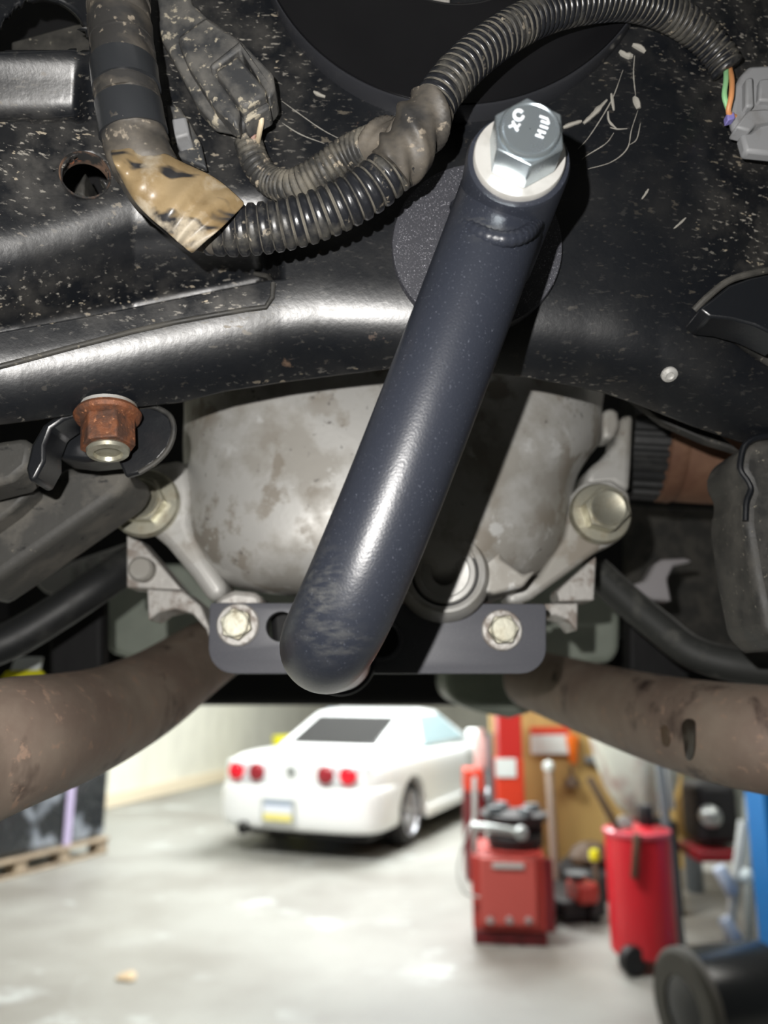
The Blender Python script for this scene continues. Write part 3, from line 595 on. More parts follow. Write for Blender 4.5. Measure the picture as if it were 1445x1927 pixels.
conduit('thin_conduit', [(466, 262, YS(466, 262)-0.008), (480, 305, YS(480, 305)-0.008), (508, 340, YS(508, 340)-0.008), (550, 350, 0.274), (605, 322, 0.269), (660, 286, 0.264), (720, 264, 0.256), (775, 255, 0.248)], 0.0024, 0.0009, M_loom_dusty, hn, 27, 37, seg=22)
conduit('upper_conduit', [(772, 282, 0.243), (800, 225, 0.241), (840, 162, 0.240), (895, 105, 0.241), (960, 58, 0.244), (1030, 24, 0.249), (1110, 6, 0.255), (1190, 4, 0.262), (1260, 26, 0.270), (1315, 62, 0.276), (1350, 100, 0.280), (1370, 132, 0.282)], 0.0029, 0.0010, M_loom, hn, 43, 30, seg=26)
jr = lambda s, a: 0.0011*math.sin(2*a+s*500) + 0.0006*math.sin(5*a+s*900)
sweep('joint_tape', resample(path([(735, 320, 0.244), (765, 285, 0.242), (790, 240, 0.240), (812, 205, 0.240)]), 0.0008), [0.0096]*1, M_tape, hn, seg=32, rfun=jr, angle=60)
sweep('joint_tape', resample(path([(700, 272, 0.256), (740, 262, 0.250), (785, 250, 0.244)]), 0.0008), [0.0072], M_tape, hn, seg=28, rfun=jr, angle=60)
# tan tape tail
top = crom([np.array(q, float) for q in [(206, 282, 0), (268, 268, 0), (345, 303, 0), (410, 335, 0), (464, 382, 0)]], 6)
bot = crom([np.array(q, float) for q in [(218, 322, 0), (258, 388, 0), (315, 440, 0), (340, 462, 0), (362, 480, 0)]], 6)
vs = []; fs = []; nt_ = len(top); ms = 10
for i in range(nt_):
    for j in range(ms):
        w = j/(ms-1); q = top[i]*(1-w)+bot[i]*w; s_ = i/(nt_-1)
        Y = 0.2385 + 0.008*s_ - 0.0165*math.sin(math.pi*(0.22+0.56*w))*(1-0.30*s_) + 0.0012*math.sin(i*1.1+j*0.7)
        vs.append(P(q[0], q[1], Y))
for i in range(nt_-1):
    for j in range(ms-1): fs.append((i*ms+j, i*ms+j+1, (i+1)*ms+j+1, (i+1)*ms+j))
tt = build('tape_tail', vs, fs, M_tan, hn, solid=0.0007, sub=1); tt['label'] = 'tan stained loose tape end'
def wire(name, px, m, r=0.0011): return sweep(name, path(px, 6), r, m, hn, seg=10)
wire('pink_wire', [(474, 268, YS(466, 262)-0.008), (477, 250, KD+0.281), (478, 228, KD+0.277), (476, 205, KD+0.277)], M_pink)
wire('cream_wire', [(484, 272, YS(466, 262)-0.008), (488, 250, KD+0.280), (492, 225, KD+0.275), (488, 200, KD+0.276)], M_cream)
wire('green_wire', [(1366, 120, 0.283), (1366, 150, 0.279), (1363, 180, 0.278), (1370, 205, 0.280)], M_green)
wire('orange_wire', [(1372, 125, 0.283), (1377, 150, 0.278), (1376, 180, 0.276), (1371, 212, 0.279), (1388, 222, 0.283)], M_orange)
# connectors
k1 = thing('wiring_connector', 'dusty black plastic plug with square latch, by the taped trunk', 'connector', P(420, 120, 0.285))
slab('shell', [(292, -30), (352, -30), (362, 5), (388, 28), (448, 82), (512, 135), (520, 165), (512, 190), (480, 222), (448, 243), (430, 232), (398, 226), (370, 195), (325, 110), (298, 62)], KD+0.280, KD+0.288, M_conn, k1, bevel=0.002, bseg=3)
slab('housing', [(331, 68), (388, 28), (456, 76), (396, 126), (452, 205), (446, 238), (404, 200), (352, 118)], KD+0.274, KD+0.284, M_conn, k1, bevel=0.002)
slab('latch_frame', [(392, 122), (452, 74), (514, 138), (518, 166), (505, 186), (500, 168), (452, 90), (400, 130)], KD+0.270, KD+0.284, M_conn, k1, bevel=0.0012)
slab('latch_tab', [(404, 134), (447, 102), (500, 166), (498, 178), (460, 202), (452, 196)], KD+0.270, KD+0.280, M_conn, k1, bevel=0.0015)
slab('latch_bar', [(456, 218), (502, 190), (508, 196), (506, 203), (460, 228)], KD+0.271, KD+0.281, M_conn, k1, bevel=0.0008)
k2 = thing('wiring_connector', 'light grey plastic plug at the right edge of the subframe', 'connector', P(1425, 200, 0.285))
slab('shell', [(1376, 212), (1384, 162), (1394, 140), (1410, 122), (1480, 118), (1480, 246), (1420, 246), (1382, 240)], 0.281, 0.286, M_conn_grey, k2, bevel=0.002, bseg=3)
slab('rib', [(1404, 146), (1418, 144), (1420, 200), (1404, 200)], 0.277, 0.284, M_conn_grey, k2, bevel=0.001)
slab('rib', [(1430, 148), (1480, 144), (1480, 190), (1428, 188)], 0.278, 0.284, M_conn_grey, k2, bevel=0.001)
slab('rib', [(1384, 238), (1408, 206), (1440, 204), (1480, 208), (1480, 222), (1424, 232), (1412, 246)], 0.276, 0.284, M_conn_grey, k2, bevel=0.001)
slab('lock_block', [(1394, 250), (1410, 248), (1432, 232), (1480, 228), (1480, 292), (1404, 284)], 0.279, 0.285, M_conn_grey, k2, bevel=0.0015)
slab('wire_seal', [(1368, 212), (1382, 210), (1384, 222), (1370, 226)], 0.279, 0.283, M_violet, k2, bevel=0.0005)
cl = thing('harness_clip', 'small grey plastic clip behind the taped trunk', 'clip', P(335, 240, 0.28))
slab('clip_body', [(310, 195), (338, 200), (360, 235), (378, 270), (388, 315), (350, 300), (325, 290)], YS(340, 250)-0.006, YS(340, 250)-0.002, M_conn, cl)
slab('clip_block', [(322, 222), (350, 218), (356, 252), (328, 260)], YS(340, 250)-0.014, YS(340, 250)-0.003, M_conn_grey, cl, bevel=0.001)
# ================================================================== ARMS, SHAFT, PIPES BEHIND
la = thing('dusty_suspension_arm', 'dusty grey stamped suspension arm at the lower left', 'suspension arm', P(100, 950, 0.40))
slab('arm_pressing', [(-60, 1000), (0, 962), (60, 915), (120, 880), (165, 870), (236, 872), (242, 896), (236, 920), (200, 948), (100, 1018), (0, 1088), (-60, 1128)], 0.365, 0.405, M_arm, la, bevel=0.005, bseg=4)
slab('arm_rib', [(-60, 955), (-10, 945), (38, 905), (55, 905), (60, 925), (20, 962), (-60, 1020)], 0.352, 0.370, M_arm, la, bevel=0.003, bseg=3)
slab('arm_recess_shade', [(60, 918), (84, 908), (98, 910), (80, 922)], 0.363, 0.37, M_under, la)  # dark slab set on the arm, standing in for a shaded recess
bl = resample(path([(-300, 1330, 0.46), (-60, 1235, 0.50), (20, 1205, 0.51), (100, 1158, 0.52), (180, 1105, 0.53), (260, 1050, 0.55)]), 0.006)
tag(sweep('stabilizer_bar', bl, 0.0125, M_black, None, seg=24), 'round black stabilizer bar at the left below the dusty arm', 'stabilizer bar')
bl = resample(path([(1120, 1075, 0.56), (1180, 1130, 0.55), (1240, 1180, 0.54), (1300, 1226, 0.53), (1380, 1250, 0.52), (1490, 1262, 0.50), (1700, 1275, 0.47)]), 0.006)
tag(sweep('stabilizer_bar', bl, 0.0115, mat('dusty_bar', (0.03, 0.032, 0.03), 0.6, layers=[dict(scale=60, lo=0.55, hi=0.72, col=(0.10, 0.10, 0.09), rough=0.8, detail=5)]), None, seg=24), 'dusty black stabilizer bar curving at the right above the exhaust pipe', 'stabilizer bar')
ds = thing('driveshaft', 'rusty driveshaft with toothed ring at the right of differential', 'driveshaft', P(1300, 870, 0.54))
ax0 = P(1172, 828, 0.545); axd = (P(1400, 840, 0.535)-ax0).normalized()
q = mpp(850, 0.54)*1.22
lathe('shaft_housing', [(60*q, 20*q), (84*q, 24*q), (88*q, 52*q), (94*q, 56*q), (95*q, 72*q), (90*q, 82*q), (92*q, 86*q), (93*q, 560*q), (60*q, 562*q)], ax0, axd, M_rust, ds, seg=56)
lathe('toothed_ring', [(70*q, 2*q), (90*q, 2*q), (90*q, 53*q), (70*q, 53*q)], ax0, axd, M_black, ds, seg=192, rfun=lambda a, h: 2.2*q*(1 if (a*29/math.pi) % 2 < 1.1 else -1), angle=20)
# exhaust pipes
bl = resample(path([(-300, 1525, 0.285), (-110, 1448, 0.335), (10, 1402, 0.365), (110, 1376, 0.42), (200, 1346, 0.49), (290, 1300, 0.57), (365, 1248, 0.66), (430, 1205, 0.75)]), 0.005)
tag(sweep('exhaust_pipe', bl, 0.030, M_pipe, None, seg=40), 'brown heat-stained exhaust pipe crossing at the left', 'exhaust pipe')
ep = thing('exhaust_pipe', 'brown heat-stained exhaust pipe with dark drip slot crossing at the right', 'exhaust pipe', P(1250, 1360, 0.53))
bl = resample(path([(1760, 1425, 0.36), (1540, 1402, 0.43), (1440, 1391, 0.452), (1360, 1379, 0.48), (1270, 1360, 0.53), (1180, 1336, 0.60), (1090, 1308, 0.69), (1000, 1278, 0.80)]), 0.005)
pipe_ = sweep('pipe', bl, 0.030, M_pipe, ep, seg=40)
bpy.context.view_layer.update()
def onto(o, px, py, lift=0.0004):                     # the point of a surface seen at a photo pixel
    d_ = dirv(px, py).normalized(); h_, l_, n_, _ = o.ray_cast(Vector((0, 0, CAMZ)), d_)
    return (l_ + n_*lift) if h_ else P(px, py, 0.48)
def patch(name, pts, m, par, o):
    q_ = [np.array([x, y, 0.0]) for x, y in pts]; q_ = crom(q_+[q_[0]], 4)[:-1]; cc_ = sum(q_)/len(q_); n_ = len(q_)
    vs_ = [onto(o, *(cc_+(p_-cc_)*k_)[:2], lf_) for k_, lf_ in ((1.06, -0.0003), (0.96, 0.0006), (0.5, 0.0003)) for p_ in q_] + [onto(o, *cc_[:2], 0.0003)]
    return build(name, vs_, [(a_*n_+b_, a_*n_+(b_+1) % n_, (a_+1)*n_+(b_+1) % n_, (a_+1)*n_+b_) for a_ in range(2) for b_ in range(n_)] + [(2*n_+b_, 2*n_+(b_+1) % n_, 3*n_) for b_ in range(n_)], m, par)
patch('drip_slot', [(1283, 1372), (1286, 1358), (1297, 1353), (1308, 1360), (1309, 1385), (1307, 1415), (1300, 1430), (1291, 1425), (1287, 1395)], mat('slot_patch_dark', (0.02, 0.013, 0.008), 0.3), ep, pipe_)  # near-black patch laid on the pipe surface to show the slot
patch('drip_mark', [(1243, 1368), (1252, 1366), (1261, 1385), (1258, 1404), (1248, 1400)], M_brown, ep, pipe_)
# pale tank, centre lump and straps
pt = thing('fuel_tank', 'pale grey-green tank seen behind both sides of the mounting plate', 'tank', P(690, 1180, 0.75))
slab('tank_shell', [(195, 1060), (1150, 1060), (1168, 1150), (1166, 1225), (1150, 1246), (1030, 1252), (900, 1262), (420, 1262), (240, 1238), (205, 1228), (193, 1200)], 0.86, 0.99, M_pale, pt, bevel=0.02, bseg=4)
slab('tank_sump', [(838, 1240), (1040, 1240), (1040, 1300), (1010, 1338), (960, 1352), (900, 1340), (850, 1318), (834, 1290)], 0.99, 1.15, M_pale, pt, bevel=0.03, bseg=5)
tag(slab('tank_strap', [(88, 1110), (192, 1080), (192, 1290), (92, 1290)], 0.64, 0.66, M_under, None, bevel=0.004), 'dark flat strap hanging behind the left stabilizer bar', 'strap')
tag(slab('tank_strap', [(1184, 1130), (1250, 1160), (1300, 1215), (1300, 1300), (1184, 1300)], 0.66, 0.68, M_under, None, bevel=0.004), 'dark flat strap hanging behind the right stabilizer bar', 'strap')
tag(slab('bent_bracket', [(1150, 1076), (1162, 1076), (1190, 1100), (1215, 1092), (1232, 1062), (1245, 1052), (1290, 1050), (1304, 1056), (1268, 1064), (1256, 1090), (1264, 1132), (1228, 1128), (1185, 1112)], 0.62, 0.635, flat('mauve_grey_steel', (0.50, 0.48, 0.50), 0.5, 0.3), None, bevel=0.003), 'mauve-grey curved sheet bracket behind the right stabilizer bar', 'bracket')
hb = thing('heat_shield', 'grey ribbed metal shield strip behind the left stabilizer bar', 'heat shield', P(150, 1075, 0.62))
slab('shield_sheet', [(66, 1098), (130, 1058), (240, 1020), (240, 1050), (120, 1118), (84, 1116)], 0.62, 0.63, flat('pale_steel_sheet', (0.55, 0.55, 0.54), 0.5, 0.3), hb, bevel=0.002)
for x in (128, 150, 178): slab('rib', [(x, 1066-(x-128)*0.36), (x+10, 1062-(x-128)*0.36), (x+10, 1098-(x-128)*0.4), (x, 1102-(x-128)*0.4)], 0.612, 0.622, M_palegrey, hb, bevel=0.002)
lb = thing('warning_label', 'white and yellow tag hanging under the left stabilizer bar', 'tag', P(40, 1260, 0.66))
slab('white_part', [(28, 1236), (78, 1236), (72, 1262), (18, 1262)], 0.70, 0.706, M_stick, lb, bevel=0.001)
slab('yellow_part', [(-6, 1284), (10, 1263), (75, 1260), (92, 1284)], 0.70, 0.706, M_yellow, lb, bevel=0.001)
# the lifted car's floor ahead of it all
ub = thing('lifted_car', 'black underside of the car raised on the lift', 'car', (0, 2.4, CAMZ))
obox('floor_pan', (0, 2.8, CAMZ+0.24), (1.5, 3.0, 0.50), M_under, ub, bevel=0.04)
slab('arch_liner', [(1180, 950), (1420, 960), (1420, 1270), (1180, 1240)], 0.95, 0.97, M_arm, ub, bevel=0.004)
obox('front_crossbeam', (-0.05, 1.35, CAMZ+0.018), (1.5, 0.10, 0.10), M_under, ub, bevel=0.02)
obox('rear_valance', (0, 1.33, CAMZ+0.60), (1.9, 0.2, 1.05), M_under, ub, bevel=0.03)
# ================================================================== WHITE CAR
CARR = math.radians(-23.0)
wc = G(766, 1592); cr = Vector((math.cos(CARR), math.sin(CARR), 0)); cf = Vector((-math.sin(CARR), math.cos(CARR), 0))
CO = wc - cr*0.82 - cf*0.97
cr = cr*1.03; cf = cf*1.06                              # a slightly longer, wider body than the section table
def C(x, y, z): return CO + cr*x + cf*y + Vector((0, 0, z))
car = thing('white_car', 'white two-door car parked in the bay, seen from behind', 'car', CO)
# body loft: y, half width, z bottom, z shoulder, z deck
ST = [(0.00, 0.70, 0.40, 0.80, 0.88), (0.05, 0.80, 0.30, 0.86, 0.95), (0.30, 0.86, 0.26, 0.89, 0.97), (0.9, 0.87, 0.24, 0.90, 0.97), (1.5, 0.87, 0.22, 0.89, 0.95), (2.4, 0.865, 0.22, 0.87, 0.93), (3.2, 0.86, 0.22, 0.85, 0.93), (3.9, 0.86, 0.24, 0.80, 0.86), (4.4, 0.82, 0.26, 0.70, 0.76), (4.6, 0.68, 0.30, 0.60, 0.65), (4.66, 0.60, 0.36, 0.55, 0.58)]
vs = []; fs = []
for y, w, zb, zs, zd in ST:
    half = [(w*0.5, zb), (w*0.90, zb), (w*0.985, zb+0.08), (w, (zb+zs)/2), (w*0.985, zs-0.06), (w*0.93, zs), (w*0.80, zd-0.015), (w*0.4, zd)]
    for x, z in half + [(-a, b) for a, b in reversed(half)]: vs.append((x, y, z))
k = 16
for i in range(len(ST)-1):
    for j in range(k): fs.append((i*k+j, i*k+(j+1) % k, (i+1)*k+(j+1) % k, (i+1)*k+j))
fs += [tuple(range(k)), tuple((len(ST)-1)*k+j for j in range(k))]
def bake(o):
    dg = bpy.context.evaluated_depsgraph_get(); me = bpy.data.meshes.new_from_object(o.evaluated_get(dg)); return me
body = build('body_tmp', vs, fs, M_white, None, sub=2)
cut = [];
for y in (0.95, 3.6):
    cut.append(lathe('cut_tmp', [(0.36, -1.2), (0.36, 1.2)], (0, y, 0.33), (1, 0, 0), M_dark, None, seg=40))
for cobj in cut:
    b = body.modifiers.new('bool', 'BOOLEAN'); b.object = cobj; b.operation = 'DIFFERENCE'; b.solver = 'EXACT'
me = bake(body); 
for o in [body]+cut: bpy.data.objects.remove(o)
MX = Matrix.Translation(CO) @ Matrix.Rotation(CARR, 4, 'Z') @ Matrix.Diagonal((1.03, 1.06, 1, 1))
me.transform(MX); me.name = 'body'; link('body', me, M_white, car, angle=50)
def cbuild(name, vs, fs, m, parent=car, **k): return build(name, [C(*v) for v in vs], fs, m, parent, **k)
# greenhouse
cab = [(0.62, 0.70, 0.94), (-0.62, 0.70, 0.94), (0.72, 1.0, 0.93), (-0.72, 1.0, 0.93), (0.57, 1.55, 1.30), (-0.57, 1.55, 1.30), (0.55, 2.0, 1.335), (-0.55, 2.0, 1.335), (0.55, 2.5, 1.30), (-0.55, 2.5, 1.30), (0.74, 3.35, 0.90), (-0.74, 3.35, 0.90), (0.76, 2.3, 0.90), (-0.76, 2.3, 0.90)]
cbuild('cabin', cab, [(0, 1, 5, 4), (4, 5, 7, 6), (6, 7, 9, 8), (8, 9, 11, 10), (0, 4, 2), (2, 4, 6, 8, 12), (8, 10, 12), (1, 3, 5), (3, 13, 9, 7, 5), (9, 13, 11), (0, 2, 12, 10, 11, 13, 3, 1)], M_white, bevel=0.05, bseg=3, angle=60)
cbuild('rear_window', [(0.50, 0.80, 1.000), (-0.50, 0.80, 1.000), (-0.47, 1.40, 1.262), (0.47, 1.40, 1.262), (0.50, 0.83, 0.95), (-0.50, 0.83, 0.95), (-0.47, 1.43, 1.21), (0.47, 1.43, 1.21)], [(0, 1, 2, 3), (4, 5, 6, 7), (0, 1, 5, 4), (2, 3, 7, 6), (1, 2, 6, 5), (3, 0, 4, 7)], M_glass, bevel=0.01)
def sidewin(s):
    f = [(1.55, 0.945), (1.60, 1.02), (1.78, 1.26), (2.45, 1.255), (2.98, 0.955)]
    xx = lambda z: s*(0.752 - (z-0.90)*0.50 + 0.022)
    v = [(xx(z), y, z) for y, z in f]; v2 = [(xx(z)-s*0.05, y, z) for y, z in f]; n = 5
    cbuild('side_window', v+v2, [tuple(range(n)), tuple(range(n, 2*n))] + [(i, (i+1) % n, n+(i+1) % n, n+i) for i in range(n)], M_glassb)
sidewin(1); sidewin(-1)
for s in (1, -1):
    cbuild('door_mirror', [(s*a, b, z) for z in (0.93, 1.06) for a, b in ((0.84, 2.75), (1.0, 2.77), (0.99, 2.86), (0.84, 2.90))], [(0, 1, 2, 3), (4, 5, 6, 7), (0, 1, 5, 4), (1, 2, 6, 5), (2, 3, 7, 6), (3, 0, 4, 7)], M_white, bevel=0.03, bseg=3)
# rear bumper, lamps, plate
bum = []
for x, y in [(-0.87, 0.62), (-0.872, 0.25), (-0.83, 0.04), (-0.66, -0.06), (0, -0.09), (0.66, -0.06), (0.83, 0.04), (0.872, 0.25), (0.87, 0.62)]:
    for z, o in ((0.24, 0.06), (0.30, 0.02), (0.42, 0.0), (0.60, 0.0), (0.66, 0.03)): bum.append((x*(1-o*0.6), y+o*0.8, z))
cbuild('rear_bumper', bum, [(i*5+j, i*5+j+1, (i+1)*5+j+1, (i+1)*5+j) for i in range(8) for j in range(4)], M_white, solid=0.04, sub=2)
for s in (1, -1):
    g = cbuild('lamp_panel', [(s*a, b, z) for z in (0.67, 0.87) for a, b in ((0.26, -0.012), (0.62, -0.012), (0.78, 0.07), (0.78, 0.14), (0.26, 0.10))], [(0, 1, 2, 3, 4), (5, 6, 7, 8, 9)] + [(i, (i+1) % 5, 5+(i+1) % 5, 5+i) for i in range(5)], M_whitetrim, bevel=0.03, bseg=3)
    for a, m_ in ((0.37, M_dred), (0.60, M_red)):
        lathe('tail_lamp', [(0.085, 0), (0.085, 0.025), (0.06, 0.045), (0.0005, 0.05)], C(s*a, -0.012, 0.77), -cf, m_, car, seg=32)
lathe('boot_badge', [(0.05, 0), (0.05, 0.015), (0.03, 0.022), (0.0005, 0.022)], C(0, -0.005, 0.79), -cf, M_steel, car, seg=24)
def cplate(name, x0, x1, z0, z1, y, m): cbuild(name, [(a, b, z) for z in (z0, z1) for a, b in ((x0, y), (x1, y), (x1, y+0.012), (x0, y+0.012))], [(0, 1, 2, 3), (4, 5, 6, 7), (0, 1, 5, 4), (1, 2, 6, 5), (2, 3, 7, 6), (3, 0, 4, 7)], m)
cplate('plate_recess', -0.26, 0.10, 0.33, 0.54, -0.100, M_palegrey)
cplate('number_plate_top', -0.23, 0.07, 0.485, 0.525, -0.108, M_plateblue); cplate('number_plate_middle', -0.23, 0.07, 0.41, 0.485, -0.108, M_platewhite); cplate('number_plate_bottom', -0.23, 0.07, 0.345, 0.41, -0.108, M_plateyel)
lathe('exhaust_tip', [(0.05, 0), (0.06, 0.2), (0.055, 0.2), (0.045, 0.05), (0.0005, 0.04)], C(-0.48, 0.12, 0.25), -cf, M_dark, car, seg=24)
cbuild('sill', [(0.80, 1.32, 0.22), (0.88, 1.32, 0.22), (0.88, 3.2, 0.22), (0.80, 3.2, 0.22), (0.80, 1.32, 0.34), (0.885, 1.32, 0.34), (0.885, 3.2, 0.34), (0.80, 3.2, 0.34)], [(0, 1, 2, 3), (4, 5, 6, 7), (0, 1, 5, 4), (1, 2, 6, 5), (2, 3, 7, 6), (3, 0, 4, 7)], M_white, bevel=0.02)
cbuild('underbody', [(-0.7, 0.2, 0.16), (0.7, 0.2, 0.16), (0.7, 4.4, 0.16), (-0.7, 4.4, 0.16), (-0.7, 0.2, 0.30), (0.7, 0.2, 0.30), (0.7, 4.4, 0.30), (-0.7, 4.4, 0.30)], [(0, 1, 2, 3), (4, 5, 6, 7), (0, 1, 5, 4), (1, 2, 6, 5), (2, 3, 7, 6), (3, 0, 4, 7)], M_dark)
for s in (1, -1):
    for y in (0.95, 3.6):
        o_ = C(s*0.62, y, 0.32); axw = cr*s
        ty = lathe('wheel', [(0.21, 0.0), (0.30, 0.0), (0.32, 0.03), (0.32, 0.18), (0.30, 0.215), (0.225, 0.22), (0.215, 0.20), (0.205, 0.10)], o_, axw, M_tyre, car, seg=48, close=False)
        lathe('rim', [(0.222, 0.215), (0.212, 0.222), (0.20, 0.19), (0.19, 0.10), (0.0005, 0.10)], o_, axw, M_rim, ty, seg=40, close=False)
        for q_ in range(5):
            a = q_*2*math.pi/5+0.3; w1 = Vector((0, 0, 1))*math.cos(a)+cf*math.sin(a); w2 = axw.cross(w1)
            vv = [o_+axw*h+w1*r_+w2*t_ for h in (0.14, 0.195) for r_, t_ in ((0.03, -0.035), (0.20, -0.022), (0.20, 0.022), (0.03, 0.035))]
            build('spoke', vv, [(0, 1, 2, 3), (4, 5, 6, 7), (0, 1, 5, 4), (1, 2, 6, 5), (2, 3, 7, 6), (3, 0, 4, 7)], M_rim, ty, bevel=0.008)
# ================================================================== LEFT PALLET
pl0 = G(40, 1650); pl1 = G(206, 1606)
pd = (pl1-pl0); plen = pd.length; pdn = pd.normalized(); pin = Vector((-pdn.y, pdn.x, 0))
pal = thing('wooden_pallet', 'weathered wooden pallet under the black wrapped load at left', 'pallet', pl0)
ra = math.atan2(pdn.y, pdn.x)
for i in range(3): obox('deck_board', pl0+pdn*(plen/2-0.25)+pin*(0.06+i*0.42)+Vector((0, 0, 0.14)), (plen+0.5, 0.10, 0.025), M_wood, pal, rz=ra, bevel=0.004)
for i in range(3): obox('block', pl0+pdn*(plen*(0.02+0.46*i))+pin*0.10+Vector((0, 0, 0.065)), (0.12, 0.14, 0.12), M_wood, pal, rz=ra, bevel=0.005)
obox('bottom_board', pl0+pdn*(plen/2-0.25)+pin*0.08+Vector((0, 0, 0.012)), (plen+0.5, 0.10, 0.022), M_wood, pal, rz=ra, bevel=0.004)
ld = thing('wrapped_load', 'black stretch-wrapped load with lavender strap on the pallet', 'load', pl0+Vector((0, 0, 0.155)))
obox('wrapped_block', pl0+pdn*(plen/2-0.25)+pin*0.5+Vector((0, 0, 0.70)), (plen+0.45, 0.9, 1.08), M_wrap, ld, rz=ra, bevel=0.04)
obox('strap', pl0+pdn*(plen*0.50)+pin*0.04+Vector((0, 0, 0.70)), (0.085, 0.012, 1.08), M_lav, ld, rz=ra, bevel=0.002)
# ================================================================== RIGHT SIDE OF THE SHOP
def face(px, py, Y): return P(px, py, Y)
yp = 7.4
pw = thing('wall_right', None, None, P(1130, 1670, yp)); pw['kind'] = 'structure'
x0 = P(985, 1500, yp).x; x1 = P(1290, 1500, yp).x
for i in range(2):
    w_ = (x1-x0)/2; obox('plywood_sheet', (x0+w_*(i+0.5), yp+0.05, 1.22), (w_-0.008, 0.03, 2.44), M_ply, pw, bevel=0.003)
obox('frame_stud', (x0-0.03, yp+0.1, 1.4), (0.09, 0.12, 2.8), M_ply, pw, bevel=0.004)
tag(obox('wall_far_right', (x1+1.55, yp+0.9, 2.4), (3.2, 0.15, 4.8), M_greywall, bevel=0), kind='structure')
tag(obox('trim_1', (P(935, 1400, yp+1.2).x, yp+1.2, 1.5), (0.14, 0.14, 3.0), M_ply, bevel=0.005), kind='structure')
# tyre changer
tb = G(974, 1782); ts = 1450/(tb.y*CP-CAMZ*SP)
tm = thing('tyre_changer', 'red tyre changing machine with steel turntable beside the plywood', 'machine', tb)
RZ = math.radians(-8)
obox('cabinet', tb+Vector((0, 0.30, 0.305)), (0.47, 0.56, 0.45), M_machred, tm, rz=RZ, bevel=0.015)
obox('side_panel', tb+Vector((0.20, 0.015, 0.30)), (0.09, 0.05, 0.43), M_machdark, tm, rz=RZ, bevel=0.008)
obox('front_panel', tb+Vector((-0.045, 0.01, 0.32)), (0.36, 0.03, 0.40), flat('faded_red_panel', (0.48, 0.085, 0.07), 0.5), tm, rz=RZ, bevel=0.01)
obox('name_strip', tb+Vector((-0.045, -0.010, 0.475)), (0.20, 0.01, 0.03), M_palegrey, tm, rz=RZ, bevel=0.002)
for i in range(3): lathe('pedal', [(0.022, 0), (0.022, 0.03), (0.016, 0.045), (0.0005, 0.045)], tb+Vector((-0.17+i*0.12, -0.01, 0.155)), (0, -1, 0.2), M_steel, tm, seg=20)
obox('base_plinth', tb+Vector((0, 0.30, 0.04)), (0.46, 0.55, 0.08), M_machdark, tm, rz=RZ, bevel=0.01)
lathe('turntable', [(0.17, 0.53), (0.19, 0.60), (0.13, 0.64), (0.22, 0.71), (0.23, 0.75), (0.05, 0.755)], tb+Vector((0.05, 0.30, 0)), (0, 0, 1), M_dark, tm, seg=36)
for a in range(4):
    t_ = a*math.pi/2+0.4; obox('jaw', tb+Vector((0.05+0.15*math.cos(t_), 0.30+0.15*math.sin(t_), 0.775)), (0.10, 0.06, 0.05), M_greyp, tm, rz=t_, bevel=0.01)
rod('bead_arm', tb+Vector((-0.27, 0.0, 0.715)), tb+Vector((0.04, -0.04, 0.68)), 0.026, M_steel, tm)
lathe('arm_roller', [(0.03, -0.03), (0.042, -0.02), (0.042, 0.02), (0.03, 0.03)], tb+Vector((0.04, -0.05, 0.68)), (0, 1, 0), M_steel, tm, seg=24)
rod('air_hose_post', tb+Vector((-0.24, 0.12, 0.53)), tb+Vector((-0.23, 0.12, 1.0)), 0.018, M_palegrey, tm)
obox('rear_box', tb+Vector((0.20, 0.40, 0.62)), (0.12, 0.25, 0.16), M_dark, tm, rz=RZ, bevel=0.01)
hs = crom([tb+Vector(q_) for q_ in [(-0.24, 0.1, 0.75), (-0.30, 0.05, 0.65), (-0.36, 0.05, 0.45), (-0.33, 0.02, 0.32), (-0.23, 0.03, 0.28)]], 8)
sweep('air_hose', hs, 0.008, M_palegrey, tm, seg=8)
# red cabinet stack behind the tyre changer
cb = G(985, 1672)
rc = thing('red_parts_cabinet', 'tall narrow red cabinet with white patch standing against plywood', 'cabinet', cb)
kx = 1450/(cb.y*CP-CAMZ*SP)
obox('lower_box', cb+Vector((-0.07, 0.15, 0.50)), (0.22, 0.28, 1.0), M_redbright, rc, bevel=0.012)
obox('upper_box', cb+Vector((-0.06, 0.15, 1.28)), (0.20, 0.26, 0.56), flat('deep_red', (0.48, 0.025, 0.02), 0.4), rc, bevel=0.012)
obox('white_patch', cb+Vector((-0.11, 0.0, 0.93)), (0.17, 0.012, 0.15), M_sign, rc, bevel=0.003)
db = G(925, 1662)
rk = thing('dark_red_chest', 'dark red tool chest behind the turntable', 'tool chest', db)
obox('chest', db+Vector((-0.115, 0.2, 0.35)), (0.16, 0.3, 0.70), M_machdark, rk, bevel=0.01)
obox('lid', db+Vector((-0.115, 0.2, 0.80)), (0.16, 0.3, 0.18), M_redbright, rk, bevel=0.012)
rod('post', db+Vector((0.025, 0.05, 0)), db+Vector((0.025, 0.05, 1.2)), 0.025, M_greyp, rk)
bt = db+Vector((-0.03, 0.22, 0.892))
tag(lathe('oil_bottle', [(0.06, 0), (0.065, 0.02), (0.065, 0.22), (0.03, 0.28), (0.03, 0.33), (0.0005, 0.33)], bt, (0, 0, 1), flat('pink_white_plastic', (0.70, 0.50, 0.47), 0.4), seg=24), 'pinkish white bottle standing on the dark red chest', 'bottle')
